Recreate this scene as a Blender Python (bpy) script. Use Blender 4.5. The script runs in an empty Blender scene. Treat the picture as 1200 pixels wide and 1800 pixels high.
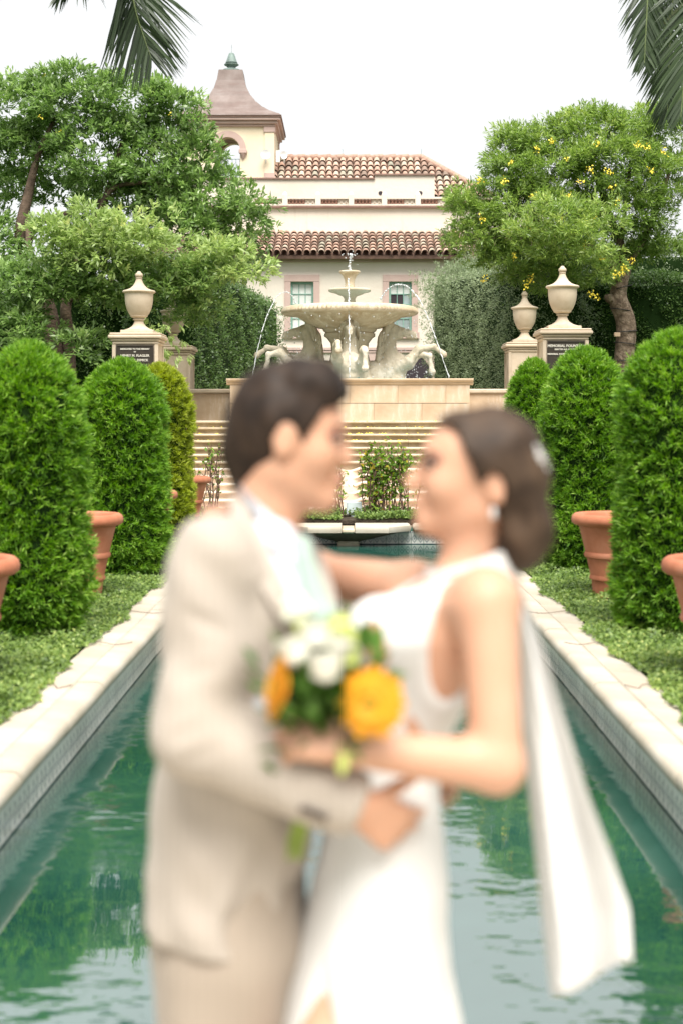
import bpy, math, random
import numpy as np
from mathutils import Vector, Matrix, Euler

random.seed(7)
RNG = np.random.default_rng(7)
SC = bpy.context.scene
COL = SC.collection
R = math.radians

# ------------------------------------------------------------------ camera
F_PX, CX, CY, EYE = 2500.0, 612.0, 735.0, 1.69      # photo pixels (1200 x 1800), metres
cam_data = bpy.data.cameras.new('camera')
cam = bpy.data.objects.new('camera', cam_data)
COL.objects.link(cam)
cam.location = (0, 0, EYE)
cam.rotation_euler = (R(90), 0, 0)
cam_data.sensor_fit = 'HORIZONTAL'
cam_data.sensor_width = 24.0
cam_data.lens = 50.0
cam_data.shift_x = -(CX - 600) / 1200
cam_data.shift_y = -(900 - CY) / 1200
cam_data.clip_start = 0.05
cam_data.clip_end = 2000
cam_data.dof.use_dof = True
cam_data.dof.focus_distance = 29.0
cam_data.dof.aperture_fstop = 2.0
cam_data.dof.aperture_blades = 0
SC.camera = cam

# ------------------------------------------------------------------ world: bright overcast
world = bpy.data.worlds.new('World')
SC.world = world
world.use_nodes = True
wn = world.node_tree.nodes
wl = world.node_tree.links
wn.clear()
SUN_EL, SUN_AZ = R(60), R(172)       # behind the camera
sky = wn.new('ShaderNodeTexSky')
sky.sky_type = 'NISHITA'
sky.sun_disc = False
sky.sun_elevation = SUN_EL
sky.sun_rotation = SUN_AZ
sky.air_density = 1.0
sky.dust_density = 4.0
hsv = wn.new('ShaderNodeHueSaturation')
hsv.inputs['Saturation'].default_value = 0.25
wmix = wn.new('ShaderNodeMix')
wmix.data_type = 'RGBA'
wmix.inputs[0].default_value = 0.88
wmix.inputs[7].default_value = (4.55, 4.60, 4.62, 1)     # even cloud cover
bg = wn.new('ShaderNodeBackground')
bg.inputs['Strength'].default_value = 0.05
wo = wn.new('ShaderNodeOutputWorld')
wl.new(sky.outputs[0], hsv.inputs['Color'])
wl.new(hsv.outputs[0], wmix.inputs[6])
wl.new(wmix.outputs[2], bg.inputs['Color'])
wl.new(bg.outputs[0], wo.inputs['Surface'])

sun_data = bpy.data.lights.new('sun', 'SUN')
sun_data.energy = 1.5
sun_data.angle = R(40)
sun_data.color = (1.0, 0.96, 0.9)
sun = bpy.data.objects.new('sun', sun_data)
COL.objects.link(sun)
# direction towards the sun (azimuth measured like the sky texture: 0 = +Y, clockwise)
sdir = Vector((math.sin(SUN_AZ) * math.cos(SUN_EL), math.cos(SUN_AZ) * math.cos(SUN_EL), math.sin(SUN_EL)))
sun.rotation_euler = sdir.to_track_quat('Z', 'Y').to_euler()
sun.location = sdir * 40

SC.view_settings.view_transform = 'Standard'
SC.view_settings.look = 'None'
SC.view_settings.gamma = 1.0
SC.view_settings.exposure = 2.2
SC.render.engine = 'CYCLES'
SC.cycles.use_denoising = True
SC.cycles.max_bounces = 8
SC.cycles.diffuse_bounces = 4
SC.cycles.glossy_bounces = 4
SC.cycles.transmission_bounces = 4
SC.cycles.transparent_max_bounces = 4
SC.cycles.caustics_reflective = False
SC.cycles.caustics_refractive = False


# ------------------------------------------------------------------ small helpers
def P(x, y, d):
    """Point at distance d seen at photo pixel (x, y)."""
    return Vector(((x - CX) * d / F_PX, d, EYE - (y - CY) * d / F_PX))


def tag(o, label=None, cat=None, group=None, kind=None):
    if label: o['label'] = label
    if cat: o['category'] = cat
    if group: o['group'] = group
    if kind: o['kind'] = kind
    return o


def thing(name, label, cat, loc=(0, 0, 0), group=None, rotz=0.0):
    o = bpy.data.objects.new(name, None)
    COL.objects.link(o)
    o.location = loc
    o.rotation_euler = (0, 0, rotz)
    o.empty_display_size = 0.2
    return tag(o, label, cat, group)


class MB:
    """collects vertices and faces of one mesh"""
    def __init__(s):
        s.v, s.f = [], []

    def add(s, V, F):
        n = len(s.v)
        s.v.extend([tuple(p) for p in V])
        s.f.extend([tuple(i + n for i in f) for f in F])
        return s

    def box(s, c, size, rotz=0.0, top=1.0):
        x, y, z = size[0] / 2, size[1] / 2, size[2] / 2
        V = []
        cr, sr = math.cos(rotz), math.sin(rotz)
        for dz in (-z, z):
            k = top if dz > 0 else 1.0
            for dx, dy in ((-x, -y), (x, -y), (x, y), (-x, y)):
                dx, dy = dx * k, dy * k
                V.append((c[0] + dx * cr - dy * sr, c[1] + dx * sr + dy * cr, c[2] + dz))
        return s.add(V, [(3, 2, 1, 0), (4, 5, 6, 7), (0, 1, 5, 4), (1, 2, 6, 5), (2, 3, 7, 6), (3, 0, 4, 7)])

    def bev(s, c, size, b=0.01):
        """box with chamfered edges"""
        hx, hy, hz = size[0] / 2, size[1] / 2, size[2] / 2
        b = min(b, hx * .9, hy * .9, hz * .9)
        V, idx = [], {}
        for sx in (-1, 1):
            for sy in (-1, 1):
                for sz in (-1, 1):
                    for ax in range(3):
                        p = [sx * (hx - b), sy * (hy - b), sz * (hz - b)]
                        p[ax] = (sx * hx, sy * hy, sz * hz)[ax]
                        idx[(sx, sy, sz, ax)] = len(V)
                        V.append((c[0] + p[0], c[1] + p[1], c[2] + p[2]))
        F = []
        for ax in range(3):
            o1, o2 = [a for a in range(3) if a != ax]
            for sg in (-1, 1):
                q = []
                for a, b_ in ((-1, -1), (1, -1), (1, 1), (-1, 1)):
                    k = [0, 0, 0]
                    k[ax], k[o1], k[o2] = sg, a, b_
                    q.append(idx[(k[0], k[1], k[2], ax)])
                flip = (sg > 0) == (ax == 1)
                F.append(tuple(q[::-1] if flip else q))
        for ax in range(3):                      # edges along ax
            o1, o2 = [a for a in range(3) if a != ax]
            for a in (-1, 1):
                for b_ in (-1, 1):
                    k0, k1 = [0] * 3, [0] * 3
                    k0[o1] = k1[o1] = a
                    k0[o2] = k1[o2] = b_
                    k0[ax], k1[ax] = -1, 1
                    F.append((idx[(*k0, o1)], idx[(*k1, o1)], idx[(*k1, o2)], idx[(*k0, o2)]))
        for sx in (-1, 1):
            for sy in (-1, 1):
                for sz in (-1, 1):
                    F.append(tuple(idx[(sx, sy, sz, a)] for a in range(3)))
        return s.add(V, F)

    def lathe(s, prof, c=(0, 0, 0), n=32, wob=None, phase=0.0):
        V, F = [], []
        m = len(prof)
        for i, (r, z) in enumerate(prof):
            for k in range(n):
                a = 2 * math.pi * (k + phase) / n
                rr = r if wob is None else r * wob(a, z)
                V.append((c[0] + rr * math.cos(a), c[1] + rr * math.sin(a), c[2] + z))
        for i in range(m - 1):
            for k in range(n):
                k2 = (k + 1) % n
                F.append((i * n + k, i * n + k2, (i + 1) * n + k2, (i + 1) * n + k))
        F.append(tuple(range(n))[::-1])
        F.append(tuple((m - 1) * n + k for k in range(n)))
        return s.add(V, F)

    def tube(s, pts, rad, n=8, caps=True):
        pts = [Vector(p) for p in pts]
        if not hasattr(rad, '__len__'):
            rad = [rad] * len(pts)
        V, F = [], []
        up = None
        for i, p in enumerate(pts):
            t = (pts[min(i + 1, len(pts) - 1)] - pts[max(i - 1, 0)])
            if t.length < 1e-9:
                t = Vector((0, 0, 1))
            t.normalize()
            if up is None:
                up = Vector((1, 0, 0)) if abs(t.x) < .8 else Vector((0, 1, 0))
            a = (up - t * up.dot(t))
            if a.length < 1e-6:
                a = t.orthogonal()
            a.normalize()
            up = a
            b = t.cross(a)
            for k in range(n):
                th = 2 * math.pi * k / n
                V.append(p + (a * math.cos(th) + b * math.sin(th)) * rad[i])
        for i in range(len(pts) - 1):
            for k in range(n):
                k2 = (k + 1) % n
                F.append((i * n + k, i * n + k2, (i + 1) * n + k2, (i + 1) * n + k))
        if caps:
            F.append(tuple(range(n))[::-1])
            F.append(tuple((len(pts) - 1) * n + k for k in range(n)))
        return s.add(V, F)

    def prism(s, poly, z0, z1):
        n = len(poly)
        V = [(x, y, z0) for x, y in poly] + [(x, y, z1) for x, y in poly]
        F = [tuple(range(n))[::-1], tuple(range(n, 2 * n))]
        F += [(k, (k + 1) % n, n + (k + 1) % n, n + k) for k in range(n)]
        return s.add(V, F)

    def extr_x(s, poly_yz, x0, x1):
        """polygon in the (y, z) plane pulled along x"""
        n = len(poly_yz)
        V = [(x0, y, z) for y, z in poly_yz] + [(x1, y, z) for y, z in poly_yz]
        F = [tuple(range(n)), tuple(range(n, 2 * n))[::-1]]
        F += [(k, n + k, n + (k + 1) % n, (k + 1) % n) for k in range(n)]
        return s.add(V, F)

    def extr_y(s, poly_xz, y0, y1):
        n = len(poly_xz)
        V = [(x, y0, z) for x, z in poly_xz] + [(x, y1, z) for x, z in poly_xz]
        F = [tuple(range(n)), tuple(range(n, 2 * n))[::-1]]
        F += [(k, n + k, n + (k + 1) % n, (k + 1) % n) for k in range(n)]
        return s.add(V, F)

    def build(s, name, mat, parent=None, smooth=None, off=None):
        """off: origin that is taken off world coordinates (the parent's location)"""
        me = bpy.data.meshes.new(name)
        v = s.v
        if off is not None:
            v = [(p[0] - off[0], p[1] - off[1], p[2] - off[2]) for p in v]
        me.from_pydata(v, [], s.f)
        me.validate()
        return finish(name, me, mat, parent, smooth)


def fix_normals(me):
    import bmesh
    bm = bmesh.new()
    bm.from_mesh(me)
    bmesh.ops.recalc_face_normals(bm, faces=bm.faces)
    bm.to_mesh(me)
    bm.free()


def finish(name, me, mat, parent=None, smooth=None):
    fix_normals(me)
    if mat is not None:
        me.materials.append(mat)
    if smooth is not None:
        me.polygons.foreach_set('use_smooth', [True] * len(me.polygons))
        me.set_sharp_from_angle(angle=R(smooth))
    o = bpy.data.objects.new(name, me)
    COL.objects.link(o)
    if parent is not None:
        o.parent = parent
    return o


def inst(name, src, parent=None, loc=(0, 0, 0), rot=(0, 0, 0), scale=(1, 1, 1)):
    """another object with the same mesh"""
    o = bpy.data.objects.new(name, src.data if hasattr(src, 'data') else src)
    COL.objects.link(o)
    o.location, o.rotation_euler, o.scale = loc, rot, scale
    if parent is not None:
        o.parent = parent
    return o


def copy_tree(o, parent=None):
    c = o.copy()
    COL.objects.link(c)
    c.parent = parent
    for ch in list(o.children):
        copy_tree(ch, c)
    return c


def smooth_path(pts, n=6):
    """Catmull-Rom through pts"""
    pts = [Vector(p) for p in pts]
    out = []
    for i in range(len(pts) - 1):
        p0, p1, p2, p3 = pts[max(i - 1, 0)], pts[i], pts[i + 1], pts[min(i + 2, len(pts) - 1)]
        for k in range(n):
            t = k / n
            out.append(0.5 * ((2 * p1) + (p2 - p0) * t + (2 * p0 - 5 * p1 + 4 * p2 - p3) * t * t
                              + (3 * p1 - p0 - 3 * p2 + p3) * t ** 3))
    out.append(pts[-1])
    return out


def lerp_list(vals, n):
    x = np.linspace(0, 1, n)
    return list(np.interp(x, np.linspace(0, 1, len(vals)), vals))


# ------------------------------------------------------------------ materials
def new_mat(name):
    m = bpy.data.materials.new(name)
    m.use_nodes = True
    nt = m.node_tree
    bsdf = nt.nodes['Principled BSDF']
    return m, nt, bsdf


def ramp(nt, stops):
    r = nt.nodes.new('ShaderNodeValToRGB')
    el = r.color_ramp.elements
    while len(el) > 1:
        el.remove(el[-1])
    el[0].position = stops[0][0]
    el[0].color = (*stops[0][1], 1)
    for p, c in stops[1:]:
        e = el.new(p)
        e.color = (*c, 1)
    return r


def noise(nt, scale, detail=4, rough=0.55, coord='Object', mapping=None):
    tc = nt.nodes.new('ShaderNodeTexCoord')
    n = nt.nodes.new('ShaderNodeTexNoise')
    n.inputs['Scale'].default_value = scale
    n.inputs['Detail'].default_value = detail
    n.inputs['Roughness'].default_value = rough
    if mapping is not None:
        mp = nt.nodes.new('ShaderNodeMapping')
        mp.inputs['Scale'].default_value = mapping
        nt.links.new(tc.outputs[coord], mp.inputs['Vector'])
        nt.links.new(mp.outputs[0], n.inputs['Vector'])
    else:
        nt.links.new(tc.outputs[coord], n.inputs['Vector'])
    return n


def stone(name, cols, scale=3.0, rough=0.85, bump=0.3, fine=40.0, stain=None, per_obj=0.12, spec=0.25, bdist=0.01):
    """mottled mineral surface: cols = dark, mid, light"""
    m, nt, b = new_mat(name)
    n1 = noise(nt, scale, 6, 0.62)
    r = ramp(nt, [(0.28, cols[0]), (0.5, cols[1]), (0.72, cols[2])])
    nt.links.new(n1.outputs['Fac'], r.inputs['Fac'])
    col = r.outputs[0]
    if stain is not None:
        sc_, sm, scol, lo, hi = stain
        n3 = noise(nt, sc_, 5, 0.7, mapping=sm)
        r3 = ramp(nt, [(lo, (0, 0, 0)), (hi, (1, 1, 1))])
        nt.links.new(n3.outputs['Fac'], r3.inputs['Fac'])
        mx = nt.nodes.new('ShaderNodeMix')
        mx.data_type = 'RGBA'
        nt.links.new(r3.outputs[0], mx.inputs[0])
        nt.links.new(col, mx.inputs[6])
        mx.inputs[7].default_value = (*scol, 1)
        col = mx.outputs[2]
    if per_obj:
        oi = nt.nodes.new('ShaderNodeObjectInfo')
        mr = nt.nodes.new('ShaderNodeMapRange')
        mr.inputs['To Min'].default_value = 1 - per_obj
        mr.inputs['To Max'].default_value = 1 + per_obj
        nt.links.new(oi.outputs['Random'], mr.inputs['Value'])
        hs = nt.nodes.new('ShaderNodeHueSaturation')
        nt.links.new(mr.outputs[0], hs.inputs['Value'])
        nt.links.new(col, hs.inputs['Color'])
        col = hs.outputs[0]
    nt.links.new(col, b.inputs['Base Color'])
    b.inputs['Roughness'].default_value = rough
    b.inputs['Specular IOR Level'].default_value = spec
    if bump:
        n2 = noise(nt, fine, 5, 0.6)
        bp = nt.nodes.new('ShaderNodeBump')
        bp.inputs['Strength'].default_value = bump
        bp.inputs['Distance'].default_value = bdist
        nt.links.new(n2.outputs['Fac'], bp.inputs['Height'])
        nt.links.new(bp.outputs[0], b.inputs['Normal'])
    return m


def plain(name, col, rough=0.5, spec=0.4, metal=0.0, var=0.0, scale=8.0):
    m, nt, b = new_mat(name)
    b.inputs['Base Color'].default_value = (*col, 1)
    b.inputs['Roughness'].default_value = rough
    b.inputs['Specular IOR Level'].default_value = spec
    b.inputs['Metallic'].default_value = metal
    if var:
        n1 = noise(nt, scale, 4)
        lo = tuple(c * (1 - var) for c in col)
        hi = tuple(min(1, c * (1 + var)) for c in col)
        r = ramp(nt, [(0.3, lo), (0.7, hi)])
        nt.links.new(n1.outputs['Fac'], r.inputs['Fac'])
        nt.links.new(r.outputs[0], b.inputs['Base Color'])
    return m


def leafmat(name, stops, trans=0.3, rough=0.45, spec=0.35):
    m, nt, b = new_mat(name)
    at = nt.nodes.new('ShaderNodeAttribute')
    at.attribute_name = 'var'
    r = ramp(nt, stops)
    nt.links.new(at.outputs['Fac'], r.inputs['Fac'])
    nt.links.new(r.outputs[0], b.inputs['Base Color'])
    b.inputs['Roughness'].default_value = rough
    b.inputs['Specular IOR Level'].default_value = spec
    tr = nt.nodes.new('ShaderNodeBsdfTranslucent')
    hs = nt.nodes.new('ShaderNodeHueSaturation')
    hs.inputs['Saturation'].default_value = 1.15
    hs.inputs['Value'].default_value = 1.3
    nt.links.new(r.outputs[0], hs.inputs['Color'])
    nt.links.new(hs.outputs[0], tr.inputs['Color'])
    mx = nt.nodes.new('ShaderNodeMixShader')
    mx.inputs[0].default_value = trans
    out = nt.nodes['Material Output']
    nt.links.new(b.outputs[0], mx.inputs[1])
    nt.links.new(tr.outputs[0], mx.inputs[2])
    nt.links.new(mx.outputs[0], out.inputs['Surface'])
    return m


M = {}
M['limestone'] = stone('limestone', [(.43, .34, .24), (.53, .435, .325), (.60, .515, .41)], 2.5, bump=.35,
                       stain=(1.6, (1, 1, .5), (.40, .29, .18), .60, .78))
M['basin_stone'] = stone('basin_stone', [(.44, .32, .21), (.53, .40, .275), (.60, .48, .36)], 1.8, bump=.3,
                         stain=(2.2, (1.5, 1.5, .35), (.70, .62, .52), .56, .80), per_obj=.035)
M['fountain_stone'] = stone('fountain_stone', [(.44, .35, .23), (.55, .46, .335), (.62, .56, .45)], 2.2, bump=.5, fine=25,
                            stain=(3.0, (1.6, 1.6, .5), (.42, .29, .15), .55, .80), per_obj=0, bdist=.02)
M['bowl_stone'] = stone('bowl_stone', [(.47, .355, .225), (.58, .47, .33), (.66, .585, .46)], 3.0, bump=.5, fine=30,
                        stain=(5.0, (1, 1, .12), (.78, .70, .56), .50, .70), per_obj=0, bdist=.02)
M['horse_stone'] = stone('horse_stone', [(.44, .375, .265), (.58, .515, .40), (.67, .63, .54)], 1.8, bump=.5, fine=22,
                         stain=(3.2, (1, 1, .5), (.34, .30, .21), .52, .72), per_obj=0, bdist=.035)
M['verdigris'] = stone('verdigris', [(.10, .17, .145), (.18, .30, .26), (.30, .42, .37)], 5.0, rough=.6, bump=.3)
M['coping'] = stone('coping_stone', [(.40, .345, .26), (.48, .425, .34), (.55, .505, .43)], 2.0, bump=.35, fine=35,
                    stain=(3.0, (1, .6, 1), (.50, .42, .30), .66, .82), per_obj=.06)
M['mortar'] = stone('mortar', [(.22, .19, .14), (.30, .26, .20), (.38, .33, .26)], 8, bump=.3, per_obj=0)
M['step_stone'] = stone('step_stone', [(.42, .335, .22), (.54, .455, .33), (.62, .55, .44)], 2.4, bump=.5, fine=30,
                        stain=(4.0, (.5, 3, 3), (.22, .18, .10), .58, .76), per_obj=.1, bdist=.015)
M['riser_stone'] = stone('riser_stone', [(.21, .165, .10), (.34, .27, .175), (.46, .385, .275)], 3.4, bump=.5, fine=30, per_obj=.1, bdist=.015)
M['cascade_stone'] = stone('cascade_stone', [(.58, .45, .33), (.70, .58, .46), (.76, .68, .58)], 2.4, bump=.4, per_obj=.08)
M['terracotta'] = stone('terracotta', [(.34, .115, .058), (.44, .165, .09), (.50, .225, .14)], 3.0, rough=.75, bump=.2, fine=60,
                        stain=(4.5, (1, 1, .6), (.62, .42, .32), .64, .84), per_obj=.08)
M['soil'] = stone('soil', [(.03, .022, .015), (.06, .045, .03), (.09, .07, .05)], 8, rough=.95, bump=.8, per_obj=0, bdist=.03)
M['lawn'] = stone('lawn', [(.03, .06, .015), (.055, .10, .025), (.09, .14, .04)], 3, rough=.95, bump=.8, fine=80, per_obj=0, bdist=.03)
M['paving'] = stone('paving', [(.44, .39, .31), (.54, .49, .41), (.60, .56, .48)], 1.5, bump=.3, per_obj=0)
M['stucco'] = stone('stucco', [(.64, .565, .47), (.70, .63, .54), (.73, .665, .58)], 0.35, rough=.9, bump=.35, fine=6, per_obj=0, bdist=.03,
                    stain=(1.1, (1.6, 1.6, .22), (.57, .50, .41), .58, .82))
M['stucco_tower'] = stone('stucco_tower', [(.72, .61, .43), (.77, .67, .50), (.80, .71, .55)], 0.5, rough=.9, bump=.2, fine=8, per_obj=0)
M['pink_trim'] = stone('pink_trim', [(.46, .33, .285), (.50, .37, .325), (.54, .41, .36)], 1.5, rough=.85, bump=.15, per_obj=0)
M['dark_cap'] = stone('dark_cap', [(.17, .10, .08), (.22, .14, .11), (.28, .18, .15)], 2, rough=.8, bump=.1, per_obj=0)
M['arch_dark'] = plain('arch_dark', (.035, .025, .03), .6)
M['window_green'] = plain('window_green', (.20, .36, .29), .5, var=.1)
M['glass'] = plain('window_glass', (.30, .36, .36), .08, .8, var=.25, scale=1.2)
M['blind'] = plain('blind', (.66, .68, .64), .6, var=.08)
M['copper'] = stone('copper_roof', [(.145, .105, .09), (.19, .142, .125), (.24, .195, .178)], 1.6, rough=.6, bump=.12,
                    stain=(1.2, (.4, .4, 3), (.15, .085, .07), .55, .75), per_obj=.07, spec=.5)
M['white_metal'] = plain('white_metal', (.78, .79, .78), .45)
M['grey_metal'] = plain('grey_metal', (.30, .40, .42), .45)
M['plaque'] = stone('plaque_bronze', [(.030, .024, .018), (.042, .034, .026), (.055, .045, .035)], 5, rough=.5, bump=.1, per_obj=0)
M['letters'] = plain('plaque_letters', (.62, .58, .50), .5)
M['bark'] = stone('bark', [(.06, .04, .028), (.17, .125, .088), (.30, .235, .175)], 6.0, rough=.95, bump=1.0, fine=14, per_obj=0, bdist=.06,
                  stain=(5.0, (3, 3, .6), (.06, .04, .025), .52, .68))
M['bark_dark'] = stone('bark_dark', [(.05, .035, .025), (.10, .07, .05), (.17, .12, .085)], 5.0, rough=.95, bump=.8, fine=14, per_obj=0, bdist=.05)
M['twig'] = stone('twig', [(.10, .055, .045), (.17, .10, .08), (.24, .15, .11)], 20, rough=.9, bump=.2, per_obj=0)
M['palm_bark'] = stone('palm_bark', [(.16, .13, .10), (.26, .22, .18), (.34, .30, .25)], 3, rough=.9, bump=.6, per_obj=0)
M['core'] = plain('shade_core', (.012, .03, .006), .9, .1)  # near-black for the added light-blocking cores, standing in for inner shade

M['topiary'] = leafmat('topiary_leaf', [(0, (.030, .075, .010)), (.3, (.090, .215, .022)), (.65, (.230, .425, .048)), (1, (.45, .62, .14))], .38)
M['topiary_y'] = leafmat('topiary_leaf_yellow', [(0, (.070, .095, .012)), (.3, (.200, .265, .026)), (.65, (.420, .490, .060)), (1, (.58, .64, .13))], .4)
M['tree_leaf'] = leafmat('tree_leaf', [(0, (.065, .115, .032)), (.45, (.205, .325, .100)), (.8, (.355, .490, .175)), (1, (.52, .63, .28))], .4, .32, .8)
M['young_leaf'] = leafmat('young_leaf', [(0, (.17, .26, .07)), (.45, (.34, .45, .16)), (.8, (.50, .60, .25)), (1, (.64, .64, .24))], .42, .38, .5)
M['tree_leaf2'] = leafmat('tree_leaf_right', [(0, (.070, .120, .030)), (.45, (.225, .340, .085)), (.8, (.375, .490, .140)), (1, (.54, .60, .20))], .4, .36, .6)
M['hedge_leaf'] = leafmat('hedge_leaf', [(0, (.030, .065, .018)), (.5, (.11, .19, .055)), (.9, (.23, .34, .11)), (1, (.38, .48, .16))], .3, .35, .5)
M['hedge_grey'] = leafmat('hedge_leaf_grey', [(0, (.11, .15, .08)), (.5, (.26, .33, .18)), (.9, (.40, .47, .28)), (1, (.50, .56, .37))], .35, .4, .45)
M['ground_leaf'] = leafmat('ground_leaf', [(0, (.060, .105, .025)), (.4, (.175, .270, .065)), (.8, (.310, .415, .115)), (1, (.50, .55, .18))], .35, .45, .4)
M['palm_leaf'] = leafmat('palm_leaf', [(0, (.018, .032, .012)), (.5, (.045, .075, .028)), (.9, (.085, .13, .05)), (1, (.16, .18, .06))], .25, .4, .5)
M['shrub_leaf'] = leafmat('shrub_leaf', [(0, (.07, .13, .02)), (.5, (.14, .26, .035)), (.8, (.25, .38, .05)), (.9, (.45, .40, .04)), (1, (.55, .38, .03))], .35)
M['tree_flower'] = plain('yellow_blossom', (.85, .68, .07), .6, var=.15)


# ------------------------------------------------------------------ leaves by the thousand (one mesh each)
def unit(a):
    return a / np.maximum(np.linalg.norm(a, axis=1, keepdims=True), 1e-9)


def leaf_mesh(name, base, dirs, length, width, var, mat, parent=None, curl=0.12, wide=0.5, rng=RNG, kind=None):
    n = len(base)
    d = unit(dirs)
    rnd = unit(rng.normal(scale=.45, size=(n, 3)) + [0, -.35, 1.0])
    side = unit(np.cross(d, rnd))
    nor = np.cross(side, d)
    L = np.asarray(length).reshape(-1, 1) * np.ones((n, 1))
    W = np.asarray(width).reshape(-1, 1) * np.ones((n, 1))
    mid = base + d * L * wide + nor * L * curl
    v = np.empty((n, 4, 3), np.float32)
    v[:, 0] = base
    v[:, 1] = mid + side * W / 2
    v[:, 2] = base + d * L
    v[:, 3] = mid - side * W / 2
    me = bpy.data.meshes.new(name)
    me.vertices.add(4 * n)
    me.vertices.foreach_set('co', v.ravel())
    me.loops.add(4 * n)
    me.loops.foreach_set('vertex_index', np.arange(4 * n, dtype=np.int32))
    me.polygons.add(n)
    me.polygons.foreach_set('loop_start', np.arange(0, 4 * n, 4, dtype=np.int32))
    at = me.attributes.new('var', 'FLOAT', 'POINT')
    at.data.foreach_set('value', np.repeat(np.clip(var, 0, 1), 4).astype(np.float32))
    me.update(calc_edges=True)
    me.materials.append(mat)
    o = bpy.data.objects.new(name, me)
    COL.objects.link(o)
    if parent is not None:
        o.parent = parent
    if kind:
        o['kind'] = kind
    return o


def tufts(pos, nrm, m, spread, length, width, rng, droop=0.0, lo=0.0, jit=.02, var=None):
    """m leaves radiating from each tuft position round its normal -> arrays for leaf_mesh"""
    n = len(pos)
    b = np.repeat(pos, m, axis=0) + rng.normal(scale=jit, size=(n * m, 3))
    d = np.repeat(nrm, m, axis=0) + rng.normal(scale=spread, size=(n * m, 3))
    d[:, 2] -= droop
    L = length * rng.uniform(.65, 1.2, n * m)
    W = width * rng.uniform(.75, 1.2, n * m)
    tv = rng.uniform(0, 1, n) if var is None else var
    v = np.repeat(tv, m) * .6 + rng.uniform(0, .4, n * m) + lo
    return b, unit(d), L, W, v


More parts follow.
